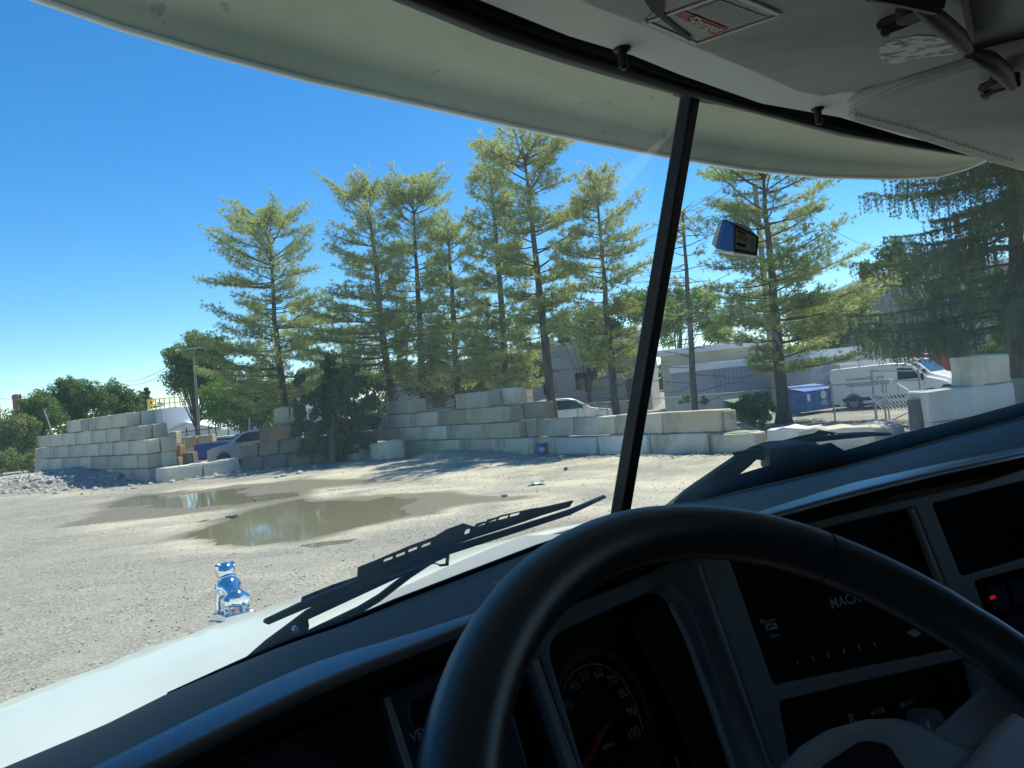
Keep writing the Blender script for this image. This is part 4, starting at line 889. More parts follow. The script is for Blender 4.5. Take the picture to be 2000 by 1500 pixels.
def pkx(root, sp):
    m = MB(); m.box(.12, 1.75, -.78, .78, 1.162, 1.17); m.build('bed_liner', BLKPL, root, world=False)
    for s in (-1, 1):
        m = MB(); m.box(-.06, .05, min(s*.84, s*1.0), max(s*.84, s*1.0), .75, 1.1); m.build('tail_light', REDL, root, world=False, bevel=.02)
        m = MB(); m.box(3.9, 4.02, min(s*.98, s*1.22), max(s*.98, s*1.22), 1.2, 1.42); m.build('mirror', BLKPL, root, world=False, bevel=.03)
    m = MB(); m.box(-.1, .1, -.95, .95, .45, .6); m.build('bumper', CHROMEW, root, world=False, bevel=.03)
b = P(377, 885, 41.5); vehicle(Vector((b.x+.2, 41.8, 0)), R_(12), pk, 1.98, BLUEP, 'blue pickup with its tail to the left behind the silver car', 'pickup', 'pickup_truck', (1.0, 4.4), .38, pg, 1.0, None, extras=pkx, tumble=.2, zbelt=1.15)
# red box truck behind the vans
l, r2 = P(1800, 692, 46), P(1932, 688, 47); root = empty('red_truck', Vector(((l.x+r2.x)/2, 47, 0)), 'red truck body seen above the white vans', 'truck')
m = MB(); m.box(l.x, r2.x-1.6, 46, 48.4, .9, l.z+.0); m.build('cargo_box', REDP, root, bevel=.05); m = MB(); m.box(r2.x-1.5, r2.x, 46.1, 48.3, .6, l.z-.5); cb = m.build('cab', REDP, root, bevel=.15)
m = MB(); m.box(r2.x-1.2, r2.x-.6, 46.04, 46.08, 1.6, 2.2); m.build('window', WHITEP, cb); m = MB(); m.box(l.x+.2, r2.x, 46.2, 48.2, .5, .85); m.build('chassis', DARKM, root)
for x in (l.x+1, r2.x-.8):
    m = MB(); m.lathe([(.3,-.12),(.48,-.12),(.48,.12),(.3,.12)], (x, 46.2, .48), 20, (0, 1, 0), True); m.build('wheel', RUB, root)
# yellow thing on the roof behind the trailer
l = P(1678, 676, 42); root = empty('yellow_excavator', Vector((l.x, 42, 0)), 'yellow machine arm showing above the white trailer', 'machine')
m = MB(); m.tube([Vector((l.x-.5, 42, 1.2)), Vector((l.x-.35, 42, l.z-.1)), l, Vector((l.x+.7, 42, l.z-.15))], [.16, .15, .13, .1], 8); m.build('arm', YELL, root)
m = MB(); m.box(l.x-1.2, l.x+.3, 41.6, 43, .5, 1.6); m.box(l.x-.9, l.x+.1, 41.7, 42.9, 1.603, 2.2); m.build('body', YELL, root, bevel=.06); m = MB(); m.box(l.x-1.4, l.x+.6, 41.5, 43.1, .0, .497); m.build('track', RUB, root, bevel=.1)
# heap of dark tarps
pts = []; a = P(1862, 760, 22); rg = random.Random(4)
m = MB(); rows = []
for i in range(14):
    row = []
    for j in range(14):
        x = -1.3+2.6*i/13; y = -1+2*j/13; q = max(0, 1-(x/1.25)**2-(y/1)**2); z = 1.12*q**.5*(1+.35*noise.noise(Vector((x*3, y*3, 1))))+.1*noise.noise(Vector((x*9, y*9, 3))) if q > 0 else -.02; row.append(Vector((a.x+x, 22+y, z)))
    rows.append(row)
m.loft(rows); tag(m.build('tarp_heap', simple('grey_tarp', (.13, .14, .15), .7, .3, var=.4, sc=5), fix=False), 'heap under grey tarps left of the stained block at the right', 'heap')
# barrel
c = P(1796, 795, 16.9); c.z = 0; root = empty('barrel', c, 'dark barrel with a blue lower band left of the large white block', 'barrel')
m = MB(); m.lathe([(.22, .55), (.235, .57), (.23, .8), (.24, .82), (.23, .84), (.235, 1.18), (.24, 1.2), (.2, 1.2)], c, 24, cap=True); m.build('drum', simple('dark_drum', (.05, .06, .07), .5), root, smooth=2)
m = MB(); m.lathe([(.24, 0), (.245, .3), (.23, .547)], c, 24, cap=True); m.build('drum_base', simple('faded_blue_drum', (.10, .16, .30), .5), root, smooth=2)
# bucket by the wall
def bucket(px, py, label, tip=False, s=1.0, m_=None):
    c = G(px, py); root = empty('bucket', c, label, 'bucket'); ax = Vector((0, 0, 1)) if not tip else Vector((.9, -.2, .25)).normalized(); c2 = c if not tip else c+Vector((0, 0, .17))
    m = MB(); m.lathe([(.001, .0), (.125*s, 0), (.15*s, .36*s), (.16*s, .36*s), (.16*s, .39*s), (.14*s, .39*s), (.115*s, .02)], c2, 20, ax); m.build('body', BLUEB, root, smooth=2)
    m = MB(); u = ax.orthogonal().normalized(); q = ax.cross(u); m.tube([c2+ax*(.34*s)+u*(.162*s*cos(a))+q*(.162*s*sin(a))+Vector((0, 0, -.10*sin(a) if not tip else 0)) for a in np.linspace(0, pi, 12)], .004, 4); m.build('handle', GALV, root)
    m = MB(); m.add([c2+ax*(z*s)+(u*cos(a)+q*sin(a))*(.151*s+.002-(.3-z)*.07*s) for z in (.12, .26) for a in np.linspace(-.7+pi*1.2, .7+pi*1.2, 8)], [(i, i+1, i+9, i+8) for i in range(7)]); m.build('paper_label', simple('bucket_label', (.45, .4, .5), .6), root, fix=False)
BLUEB = simple('blue_bucket_plastic', (.03, .06, .32), .4, .5, var=.1)
bucket(1060, 888, 'blue bucket standing before the middle wall, right of the rough block')
bucket(648, 903, 'blue bucket tipped over in the debris left of the fallen blocks', True, .9)
def card(px, py, label, m_, s=.25):
    c = G(px, py); r = random.Random(px); m = MB(); n_ = 7; rows = [[c+Vector(((i/n_-.5)*s*(1+.3*r.random()), (j/n_-.5)*s*.8, .02+.05*abs(noise.noise(Vector((i*.7, j*.7, px)))*2)*s*3)) for j in range(n_+1)] for i in range(n_+1)]
    m.loft(rows); tag(m.build('litter', m_, solid=.004, fix=False), label, 'litter')
card(88, 955, 'white crumpled litter lying on the grey stone heap', WHITEP, .7)
card(1048, 947, 'pale green scrap lying on the sandy ground before the middle wall', simple('green_scrap', (.45, .6, .5), .6), .35)
card(455, 1011, 'small dark scrap on the gravel between the two puddles', DARKM, .22)
for i, (x, y, lb) in enumerate(((896, 915, 'dark stone on the sand left of the middle of the wall'), (1105, 917, 'small dark stone on the sand near the white block'), (668, 890, 'pale round rock left of the fallen blocks'), (663, 897, 'low flat rock by the tipped bucket'), (722, 897, 'broken concrete chip before the fallen blocks'), (985, 971, 'small grey stone at the tip of the wet mud'), (500, 978, 'small stone between the puddles'))):
    c = G(x, y); m = MB(); bm = bmesh.new(); bmesh.ops.create_icosphere(bm, subdivisions=2, radius=(.07, .06, .16, .15, .12, .07, .05)[i]); 
    for v in bm.verts: v.co *= 1+.45*noise.noise(v.co*14+Vector((i*5, 0, 0))); v.co.z *= .7
    m.add([v.co+c+Vector((0, 0, .03)) for v in bm.verts], [tuple(v.index for v in f.verts) for f in bm.faces]); bm.free(); tag(m.build('rock', STONE if i not in (0, 1) else STONED), lb, 'rock')
# ------------------------------------------------------------ the truck the photo is taken from
TH = R_(37); RT = Vector((cos(TH), sin(TH), 0)); FW = Vector((-sin(TH), cos(TH), 0)); UP = Vector((0, 0, 1))
def TP(s, t, z): return CAM+RT*s+FW*t+UP*z
def inv(p): d = p-CAM; return Vector((d.dot(RT), d.dot(FW), d.z))
def glassn(side):  # plane of a windshield pane: t = .66 - .3|s-.65| - .395 (z+.16)
    n = (RT*(-.3*side*-1)+FW+UP*.395); n.normalize(); return n
GN = {-1: (FW+RT*-.3+UP*.395).normalized(), 1: (FW+RT*.3+UP*.395).normalized()}
GP0 = TP(.65, .66, -.16)
def glass(px, py, off=0.0, side=None):
    if side is None: side = -1 if px < 1215+(990-py)*.169 else 1
    return hit(px, py, GP0+GN[side]*off, GN[side])
def zpl(px, py, z): return hit(px, py, TP(0, 0, z), UP)
def rc(name, c, r=.5, sp=.5, **k): return simple(name, c, r, sp, **k)
DASH = rc('dash_soft_vinyl', (.056, .052, .049), .6, .28, var=.25, bump=.08, bsc=900)
LIP = rc('dash_satin_lip', (.10, .11, .13), .28, .9, var=.04)
DBLK = rc('dash_black_plastic', (.008, .008, .010), .85, .15, var=.1)
DGRY = rc('dash_grey_plastic', (.26, .25, .235), .5, .35, var=.12, bump=.05, bsc=1200)
BEIGE = rc('edge_trim_beige', (.42, .36, .31), .4, .5, var=.05)
BLKF = rc('black_frame_rubber', (.007, .007, .008), .55, .35, var=.1)
SCR = rc('black_gloss_screen', (.005, .005, .007), .25, .5, var=.05)
CABG = rc('headliner_grey_plastic', (.52, .55, .53), .7, .3, var=.05, bump=.06, bsc=700)
RIM = rc('steering_rim_leather', (.022, .024, .027), .38, .5, var=.15, bump=.12, bsc=800)
HOODP = rc('white_hood_paint', (.50, .535, .47), .3, .5, var=.12, coat=.3)
n = N('visor_cream_paint'); k = n.noise(5, 6, .7, (1, 1, .4)); n.color(n.mix(n.ramp(n.noise(38, 3, .6), [(.27, (1, 1, 1)), (.33, (0, 0, 0))]), n.ramp(k, [(.3, (.25, .28, .21)), (.7, (.33, .36, .275))]), (.2, .2, .16))).rough(.55).spec(.35); VISP = n.m
HUBM = rc('steering_hub_grey', (.22, .25, .28), .35, .5, var=.05)
CHR = rc('chrome', (.75, .77, .80), .06, .9, metal=1, var=.03)
WTXT = rc('printed_white', (.55, .55, .55), .6, .3, var=.02)
DTXT = rc('printed_dim_grey', (.45, .45, .45), .6, .3, var=.02)
REDN = rc('red_needle', (.55, .02, .02), .4, .4, var=.02)
LAMPR = N('red_warning_lamp'); LAMPR.color((.4, .01, .01)); LAMPR.b.inputs['Emission Color'].default_value = (1, .03, .03, 1); LAMPR.b.inputs['Emission Strength'].default_value = .12; LAMPR = LAMPR.m
# headliner vinyl with worn patches
n = N('sun_visor_vinyl'); k = n.noise(2.5, 6, .7, (1, 3, 1)); n.color(n.ramp(k, [(.3, (.25, .265, .255)), (.5, (.37, .385, .375)), (.75, (.48, .50, .485))])).rough(.6).spec(.35); n.bump(n.noise(40, 6, .7), .25, .004); VINYL = n.m
truck = empty('truck', TP(.65, .5, -2.25), 'white truck the photo is taken from: hood, windshield, dashboard and steering wheel', 'truck')
def T(mb, name, m, parent=None, **k): return mb.build(name, m, parent or truck, **k)
# --- windshield
g = N('windshield_glass'); g.color((1, 1, 1)); gl_ = g.new('BsdfGlossy'); gl_.inputs['Roughness'].default_value = .01; tr = g.new('BsdfTransparent'); tr.inputs[0].default_value = (.95, .975, .91, 1)
fr = g.new('Fresnel'); fr.inputs['IOR'].default_value = 1.35; mx = g.new('MixShader'); g.link(g.math('MULTIPLY', fr.outputs[0], .55), mx.inputs[0]); g.link(tr.outputs[0], mx.inputs[1]); g.link(gl_.outputs[0], mx.inputs[2])
df = g.new('BsdfTranslucent'); df.inputs[0].default_value = (.76, .78, .64, 1); m2 = g.new('MixShader')
dust_veil = g.ramp(g.noise(7, 8, .75, (1, 1, .35)), [(.4, (.07, .07, .07)), (.75, (.15, .15, .15))]); g.link(dust_veil, m2.inputs[0]); g.link(mx.outputs[0], m2.inputs[1]); g.link(df.outputs[0], m2.inputs[2]); g.link(m2.outputs[0], g.out.inputs[0])  # dirt on the glass, thickened to lay a milky haze over the view
for side in (-1, 1):
    m = MB(); rows = []
    for z in np.linspace(-.19, .31, 7):
        rows.append([TP(s, .66-.3*abs(s-.65)-.395*(z+.16), z) for s in (np.linspace(-.45, .65, 8) if side < 0 else np.linspace(.65, 1.6, 8))])
    m.loft(rows); T(m, 'windshield', g.m, fix=False)
# wiper-arc smear rubbed into the right pane
sm = N('glass_smear'); tr = sm.new('BsdfTransparent'); dd = sm.new('BsdfTranslucent'); dd.inputs[0].default_value = (.8, .8, .75, 1); mx = sm.new('MixShader'); sm.link(sm.ramp(sm.noise(60, 5, .8), [(.35, (.0, .0, .0)), (.75, (.34, .34, .34))]), mx.inputs[0]); sm.link(tr.outputs[0], mx.inputs[1]); sm.link(dd.outputs[0], mx.inputs[2]); sm.link(mx.outputs[0], sm.out.inputs[0])
def smear(pts, w):
    m = MB(); m.loft([[glass(x, y-w/2, -.002, 1) for x, y in pts], [glass(x, y+w/2, -.002, 1) for x, y in pts]]); T(m, 'smear', sm.m, fix=False)
smear([(1285,905),(1330,860),(1385,832),(1440,832),(1480,850)], 26)
smear([(1345,640),(1400,610),(1450,605),(1490,625),(1520,665),(1535,700)], 12)
# --- pillar
m = MB()
pl = [(1215+(990-y)*.169-22-(y < 600)*0, y) for y in (1010, 185)]
a0 = inv(glass(1209, 1010, -.012, 1)); a1 = inv(glass(1348, 175, -.012, 1)); a0.x = a1.x = .65
q0, q1 = hit(1209, 1010, TP(.65, 0, 0), RT), hit(1348, 180, TP(.65, 0, 0), RT)
ax = (q1-q0).normalized(); nf = RT.cross(ax).normalized()
def ring(c, w, dp): return [c+RT*x*w+nf*y*dp for x, y in ((-1, -.6), (-.6, -1), (.6, -1), (1, -.6), (1, 1), (-1, 1))]
for c, w, dp in (): pass
q0 = CAM+(q0-CAM)*.93; q1 = CAM+(q1-CAM)*.93; R0, R1 = ring(q0-ax*.03, .0075, .010), ring(q1+ax*.03, .0065, .009)
m.add(R0+R1, [(i, (i+1) % 6, 6+(i+1) % 6, 6+i) for i in range(6)]+[(0, 1, 2, 3, 4, 5), (11, 10, 9, 8, 7, 6)]); T(m, 'center_pillar', BLKF, bevel=.002)
# --- header over the windshield
hlo = [(560,-90),(700,-32),(784,0),(960,72),(1100,118),(1200,148),(1325,182),(1482,220),(1640,262),(1780,286),(1865,299),(1940,309),(2060,322)]
hup = [(700,-100),(850,-35),(936,0),(1030,38),(1110,70),(1235,108),(1326,145),(1487,202),(1640,229),(1770,268),(1850,285),(1936,300),(2060,313)]
m = MB(); rows = []
for k in range(9):
    t = k/8; row = []
    for i, ((x0, y0), (x1, y1)) in enumerate(zip(hlo, hup)):
        row.append(glass(x0+(x1-x0)*t, y0+(y1-y0)*t, -.004-.014*sin(pi*min(1, t*2.2)) if t < .45 else -.006))
    rows.append(row)
m.loft(rows); T(m, 'windshield_header', BLKF, smooth=True, solid=.004, fix=False)
for k0, x_ in ((0, 1330),):
    m = MB(); m.add([glass(x, y, -.012, 1) for x, y in ((1316,142),(1335,150),(1352,168),(1378,184),(1400,196),(1392,204),(1320,188),(1300,160))], [tuple(range(8))]); T(m, 'pillar_cap', BLKF, solid=.006, fix=False)
# --- headliner
c1 = TP(0, 0, .235); CPN = Vector((0, 0, 1))
def ceil_(px, py, off=0): return hit(px, py, c1+CPN*off, CPN)
row0 = [glass(x, y-6, -.008) for x, y in hup]
row1 = [ceil_(x, y) for x, y in hup]
row2 = [TP(inv(p).x, .12, .236) for p in row0]
row3 = [p-FW*1.2+UP*.02 for p in row2]
m = MB(); m.loft([row0, row1, row2, row3]); T(m, 'headliner', CABG, smooth=True, fix=False)
def plane_axes(n, right): v = n.cross(right).normalized(); u = v.cross(n).normalized(); return u, v
def rounded(pts, r, seg=5):
    out = []; n = len(pts)
    for i in range(n):
        p0, p, p1 = pts[i-1], pts[i], pts[(i+1) % n]; a = (p0-p); b = (p1-p); ra = r[i] if isinstance(r, (list, tuple)) else r
        k = min(ra, a.length*.45, b.length*.45)
        if k <= 0: out.append(p); continue
        A, B = p+a.normalized()*k, p+b.normalized()*k
        for j in range(seg+1): t = j/seg; out.append(A*(1-t)**2+p*2*t*(1-t)+B*t*t)
    return out
def plate(name, outer, holes, p0, n_, thick, m, parent=None, r=0, rh=None, bevel=.0008, right=None):
    """flat plate (normal n_ towards the viewer) whose outline runs through photo pixels on the plane"""
    n_ = n_.normalized(); u, v = plane_axes(n_, right or RT); 
    if u.dot(RT) < 0: u, v = -u, v
    def loc(px): q = hit(px[0], px[1], p0, n_)-p0; return Vector((q.dot(u), q.dot(v), 0))
    cu = bpy.data.curves.new('c', 'CURVE'); cu.dimensions = '2D'; cu.fill_mode = 'BOTH'; cu.extrude = max(.0002, thick/2-bevel); cu.bevel_depth = bevel; cu.bevel_resolution = 1; cu.offset = -bevel
    for L, rr in [(outer, r)]+[(h_, rh if rh is not None else r) for h_ in holes]:
        pts = rounded([loc(q) for q in L], rr) if rr else [loc(q) for q in L]
        sp = cu.splines.new('POLY'); sp.points.add(len(pts)-1); sp.use_cyclic_u = True
        for k, q in zip(sp.points, pts): k.co = (q.x, q.y, 0, 1)
    o = bpy.data.objects.new('c', cu); COL.objects.link(o); dg = bpy.context.evaluated_depsgraph_get()
    me = bpy.data.meshes.new_from_object(o.evaluated_get(dg)); bpy.data.objects.remove(o); bpy.data.curves.remove(cu)
    w_ = u.cross(v); M = Matrix((u, v, w_)).transposed().to_4x4(); M.translation = p0; me.transform(M); me.name = name; me.materials.clear(); me.materials.append(m)
    ob = bpy.data.objects.new(name, me); COL.objects.link(ob); pr = parent or truck; ob.parent = pr; ob.matrix_parent_inverse = WORLD(pr).inverted(); me.shade_smooth(); me.set_sharp_from_angle(angle=R_(30)); return ob
def text(name, s, px, p0, n_, size, m, parent, right=None, rot=0, off=.0006, align='CENTER', thick=None):
    n_ = n_.normalized(); u, v = plane_axes(n_, right or RT)
    if u.dot(RT) < 0: u, v = -u, v
    if n_.dot(u.cross(v)) < 0: v = -v
    q = hit(px[0], px[1], p0+n_*off, n_); vs, fs = text_mesh([s] if isinstance(s, str) else s, size, align)
    ca, sa = cos(rot), sin(rot); mb = MB(); mb.add([q+u*(x*ca-y*sa)+v*(x*sa+y*ca) for x, y in [(a, b-size*.35) for a, b in vs]], fs); return mb.build(name, m, parent, fix=False)
# overhead console panel and padded sun visors
vz = c1-CPN*.010
def vis_plate(name, outline, p0, thick, m, **k): return plate(name, outline, [], p0, -CPN, thick, m, right=RT, **k)
v1 = vis_plate('sun_visor', [(1035,-60),(1145,0),(1257,43),(1361,87),(1470,133),(1550,170),(1600,180),(1660,170),(1760,143),(1883,104),(1905,70),(1880,-60)], vz, .010, VINYL, bevel=.004)
v2 = vis_plate('sun_visor', [(1649,212),(1660,200),(1690,186),(1775,150),(1923,106),(2080,70),(2120,360),(1977,322),(1910,303),(1775,258),(1658,226)], c1-CPN*.012, .014, VINYL, bevel=.006, r=.012)
m = MB(); L = [(1927,112),(1775,158),(1700,190),(1665,206),(1658,216),(1668,224),(1775,250),(1905,292),(1980,315)]
for a, b in zip(L, L[1:]):
    d_ = math.hypot(b[0]-a[0], b[1]-a[1]); k = int(d_/9)
    for i in range(k): t0, t1 = (i+.2)/k, (i+.75)/k; m.tube([ceil_(a[0]+(b[0]-a[0])*t, a[1]+(b[1]-a[1])*t, -.0200) for t in (t0, t1)], .0006, 4)
T(m, 'stitching', DGRY, v2)
for px_ in ([(1720,48),(1755,35),(1790,20),(1830,10)], [(1917,172),(1945,160),(1968,152),(1990,148)]):
    m = MB(); m.tube([ceil_(x, y, -.024) for x, y in px_], .0035, 6); m.tube([ceil_(x+2, y+14, -.022) for x, y in px_], .003, 6); m.tube([ceil_(px_[0][0], px_[0][1], -.02), ceil_(px_[0][0]+10, px_[0][1]+18, -.02)], .003, 6)
    c = ceil_(px_[2][0]-10, px_[2][1]+4, -.026); m.lathe([(.004, -.004), (.009, -.004), (.009, .004), (.004, .004)], c, 14, CPN, True)
    T(m, 'visor_clip', BLKF, v1 if px_[0][0] < 1900 else v2, smooth=2)
m = MB(); m.tube([ceil_(x, y, -.028) for x, y in ((1790,8),(1830,38),(1870,72),(1890,96))], [.004, .006, .006, .004], 12); m.tube([ceil_(x, y, -.03) for x, y in ((1700,-20),(1760,-8),(1830,8))], .006, 8); T(m, 'visor_hinge', BLKF, v1, smooth=2)
m = MB(); m.tube([ceil_(x, y, -.028) for x, y in ((1895,104),(1930,118),(1958,140),(1976,168))], [.004, .007, .007, .004], 12); T(m, 'visor_hinge', BLKF, v2, smooth=2)
# worn paint left on the first visor
pn = N('worn_white_paint'); pk_ = pn.noise(55, 8, .8, (1, 2.2, 1)); tr = pn.new('BsdfTransparent'); mx = pn.new('MixShader'); pn.color((.8, .82, .8)).rough(.7)
pn.link(pn.ramp(pk_, [(.43, (0, 0, 0)), (.5, (1, 1, 1))]), mx.inputs[0]); pn.link(tr.outputs[0], mx.inputs[1]); pn.link(pn.b.outputs[0], mx.inputs[2]); pn.link(mx.outputs[0], pn.out.inputs[0])
VF = vz-CPN*.0052
def decal(name, pts, off, m, par=v1):
    mb = MB(); mb.add([hit(x, y, VF-CPN*off, CPN) for x, y in pts], [tuple(range(len(pts)))]); return T(mb, name, m, par, fix=False)
decal('paint_patch', [(1716,95),(1735,80),(1790,70),(1845,72),(1875,98),(1860,108),(1800,112),(1750,125),(1722,122)], .0004, pn.m)
lf = rc('label_grey_film', (.20, .21, .20), .35, .5, var=.1)
lab = decal('warning_label', [(1257,43),(1361,87),(1523,31),(1441,-2),(1330,-30)], .0005, lf)
def strip(a, b, w, off=.001, m_=None, nm='border'):
    A, B = [hit(x, y, VF-CPN*off, CPN) for x, y in (a, b)]; d = (B-A).normalized(); q = d.cross(CPN)*w/2; mb = MB(); mb.add([A+q, B+q, B-q, A-q], [(0, 1, 2, 3)]); return T(mb, nm, m_ or WTXT, lab, fix=False)
wb = rc('label_white', (.62, .64, .62), .5, .4, var=.02)
for a, b in (((1257,43),(1361,87)),((1361,87),(1523,31)),((1523,31),(1441,-4)),((1262,45),(1400,-4))): strip(a, b, .003, .0012, wb)
decal('red_band', [(1318,30),(1337,22),(1423,56),(1402,72)], .001, rc('label_red', (.36, .07, .05), .5, .4), lab)
ldir = hit(1423, 62, VF, CPN)-hit(1325, 26, VF, CPN); 
text('warning_word', 'Danger', (1381, 49), VF, -CPN, .011, wb, lab, right=ldir.normalized(), off=.0016)
mb = MB(); mb.add([hit(x, y, VF-CPN*.0016, CPN) for x, y in ((1343,44),(1352,33),(1362,47))], [(0, 1, 2)]); T(mb, 'warning_triangle', wb, lab, fix=False)
for i in range(9):
    f = i/8; strip((1352+f*52, 22-f*20), (1436+f*60, 52-f*16), .0012, .0012, DTXT, 'text_line')
dk = decal('dark_scuff', [(1258,0),(1285,-10),(1300,8),(1296,28),(1320,52),(1356,78),(1345,80),(1300,45),(1272,22)], .0018, BLKF, lab)
# screw knobs on the header trim
for x, y, r_ in ((1215, 98, .0048), (1597, 214, .0045)):
    c = ceil_(x, y, -.001); m = MB(); m.lathe([(r_*1.3, .006), (r_*1.5, .003), (r_*1.3, .0), (r_*.7, -.002), (r_*.75, -.012), (r_*.4, -.014)], c, 16, CPN, True); T(m, 'header_knob', BLKF, smooth=2)
# --- outside visor
def edge_t(s): return .76-.17*((s-.65)/1.0)**2
def vedge(px, py, dt=0):
    d = ray(px, py); ds = Vector((d.dot(RT), d.dot(FW), d.z)); k = .8
    for _ in range(60): k = .5*k+.5*(edge_t(ds.x*k)+dt)/max(.15, ds.y)
    return CAM+d*k
ved = [(-260,-140),(-60,-52),(80,0),(240,55),(400,102),(600,155),(800,200),(1060,258),(1300,305),(1450,330),(1600,345),(1740,349),(1830,345),(1890,328),(1935,308)]
vcr = [(-100,-150),(40,-75),(180,-18),(300,12),(430,45),(620,95),(800,145),(1060,207),(1300,258),(1450,282),(1600,303),(1740,315),(1830,322),(1885,315),(1930,303)]
ve = [vedge(*p) for p in ved]; vc = [vedge(x, y, -.012) for x, y in vcr]
vm = [TP(inv(p).x*1.0+.0, inv(p).y-.12, inv(p).z+.028) for p in vc]; vr = [TP(inv(p).x, max(.30, .53-.3*abs(inv(p).x-.65)), .44) for p in ve]
m = MB(); m.loft([ve, [a.lerp(b, .8)-UP*.0 for a, b in zip(ve, vc)], vc, [a.lerp(b, .25)+UP*.004 for a, b in zip(vc, vm)], vm, vr]); T(m, 'outside_visor', VISP, smooth=True, solid=.004, fix=False)
m = MB(); m.tube(ve, .0035, 6); T(m, 'visor_edge_strip', rc('visor_edge_cream', (.7, .7, .62), .4), truck, smooth=True)
# visor brackets behind it are hidden; unused sheen material made up for a glass reflection under its middle
cl = N('glass_reflection_sheen'); tr = cl.new('BsdfTransparent'); tr.inputs[0].default_value = (.93, .96, .95, 1); gg = cl.new('BsdfGlossy'); gg.inputs[0].default_value = (.8, .85, .85, 1); gg.inputs['Roughness'].default_value = .12; mx = cl.new('MixShader'); mx.inputs[0].default_value = .16
cl.link(tr.outputs[0], mx.inputs[1]); cl.link(gg.outputs[0], mx.inputs[2]); cl.link(mx.outputs[0], cl.out.inputs[0])
# --- hood
def hz_(s, t):
    q = t-.9; q = q if q > 0 else q*.12; z = -.2094-.3456*q+.0212*q*q-.12*(1+.0188*q)*(s-.6015)**2
    e = max(0, abs(s-.65)-.7026); z -= 2.2*e*e
    if t > 2.3366: z -= 4.5*(t-2.3366)**2
    return z
m = MB(); ss = np.linspace(-.33, 1.6, 50); tt = np.concatenate([np.linspace(.84, 2.3, 30), np.linspace(2.34, 2.75, 12)])
ce = [(0,1500),(200,1416),(328,1352),(420,1310),(480,1280),(560,1236),(640,1194),(750,1148),(870,1102),(1000,1052),(1100,1018),(1200,987),(1300,962),(1400,940)]
ceh = sorted((inv(zpl(x, y, -.195)).x, inv(zpl(x, y, -.195)).y) for x, y in ce)
def t0_(s): return float(np.interp(s, [q[0] for q in ceh], [q[1] for q in ceh])) if s >= ceh[0][0] else ceh[0][1]+(s-ceh[0][0])*.6
m.loft([[TP(s, t0_(s)+(2.75-t0_(s))*u, hz_(s, t0_(s)+(2.75-t0_(s))*u)) for s in ss] for u in np.concatenate([np.linspace(0, .7, 34), np.linspace(.72, 1, 14)])]); hood = T(m, 'hood', HOODP, smooth=True, solid=.004, fix=False)
# side of the nose, front and cowl
rowsL = [[TP(-.33, t, hz_(-.33, t)), TP(-.38, t, hz_(-.33, t)-.12), TP(-.40, t, -1.2)] for t in tt]; m = MB(); m.loft(rowsL)
rowsR = [[TP(1.6, t, hz_(1.6, t)), TP(1.66, t, hz_(1.6, t)-.12), TP(1.68, t, -1.2)] for t in tt]; m.loft(rowsR)
m.loft([[TP(s, 2.75, hz_(s, 2.75)) for s in ss], [TP(s, 2.80, -1.0) for s in ss]]); T(m, 'hood_side', HOODP, hood, smooth=True, fix=False)
E1 = [(-250,1612),(-120,1556),(0,1502),(200,1418),(328,1354),(472,1294),(560,1258),(680,1218),(770,1180),(920,1122),(1048,1072),(1150,1036),(1209,1012)]
E1r = [(1209,1012),(1300,990),(1370,981),(1468,956),(1650,914),(1825,865),(2000,816),(2150,772)]
m = MB(); g0_ = [glass(x, y+6, .004, -1) for x, y in E1]; 
lo = [TP(inv(p).x, inv(p).y+.0, inv(p).z-.06) for p in g0_]; md_ = [a.lerp(TP(inv(a).x, max(inv(a).y+.012, t0_(inv(a).x)+.01), hz_(inv(a).x, .7)+.0015), .5)-UP*.006 for a in g0_]; up_ = [TP(inv(p).x, max(inv(p).y+.012, t0_(inv(p).x)+.01), hz_(inv(p).x, .7)+.0015) for p in g0_]
m.loft([lo, g0_, md_, up_]); T(m, 'cowl_panel', rc('cowl_sky_tinted_white', (.50, .54, .56), .3, .6, var=.03, coat=.5), truck, smooth=True, fix=False)  # white paint tinted blue: sky reflection in the shade put into the colour
m = MB(); g1_ = [glass(x, y-4, .004, 1) for x, y in E1r]
m.loft([[p-UP*.06 for p in g1_], g1_, [TP(inv(p).x, max(.845, inv(p).y+.1), hz_(inv(p).x, .86)+.0015) for p in g1_]]); T(m, 'cowl_panel', bpy.data.materials['cowl_sky_tinted_white'], truck, smooth=True, fix=False)
m = MB(); m.loft([[glass(x, y+3, -.0015, -1) for x, y in E1[4:]], [glass(x, y-9*sin(pi*i/8)**.5 if i < 8 else y-1, -.0015, -1) for i, (x, y) in enumerate(E1[4:])]]); T(m, 'windshield_seal', BLKF, solid=.002, fix=False)
# black plastic cowl grille by the right pane
MATB = rc('matt_cowl_black', (.006, .006, .007), .95, .08)
def rg(x, y, off=.012): return glass(x, y, off, 1)
gp0 = GP0+GN[1]*.02
plate('cowl_grille', [(1318,982),(1345,962),(1422,936),(1480,918),(1545,900),(1566,880),(1625,866),(1652,882),(1700,868),(1760,850),(1900,815),(2100,760),(2100,800),(2000,822),(1825,870),(1650,920),(1468,962),(1370,990)], [], gp0, -GN[1], .008, MATB, bevel=.001)
plate('cowl_grille', [(1300,990),(1340,958),(1392,922),(1442,888),(1478,880),(1494,884),(1494,898),(1474,896),(1462,908),(1452,916),(1425,938),(1370,968)], [], GP0+GN[1]*.045, -GN[1], .008, rc('grey_green_plastic', (.05, .058, .052), .6), bevel=.001)
plate('wiper_motor_cover', [(1494,872),(1560,862),(1592,864),(1590,880),(1550,905),(1494,915)], [], GP0+GN[1]*.04, -GN[1], .02, rc('grey_green_plastic_box', (.04, .046, .042), .6), bevel=.002)
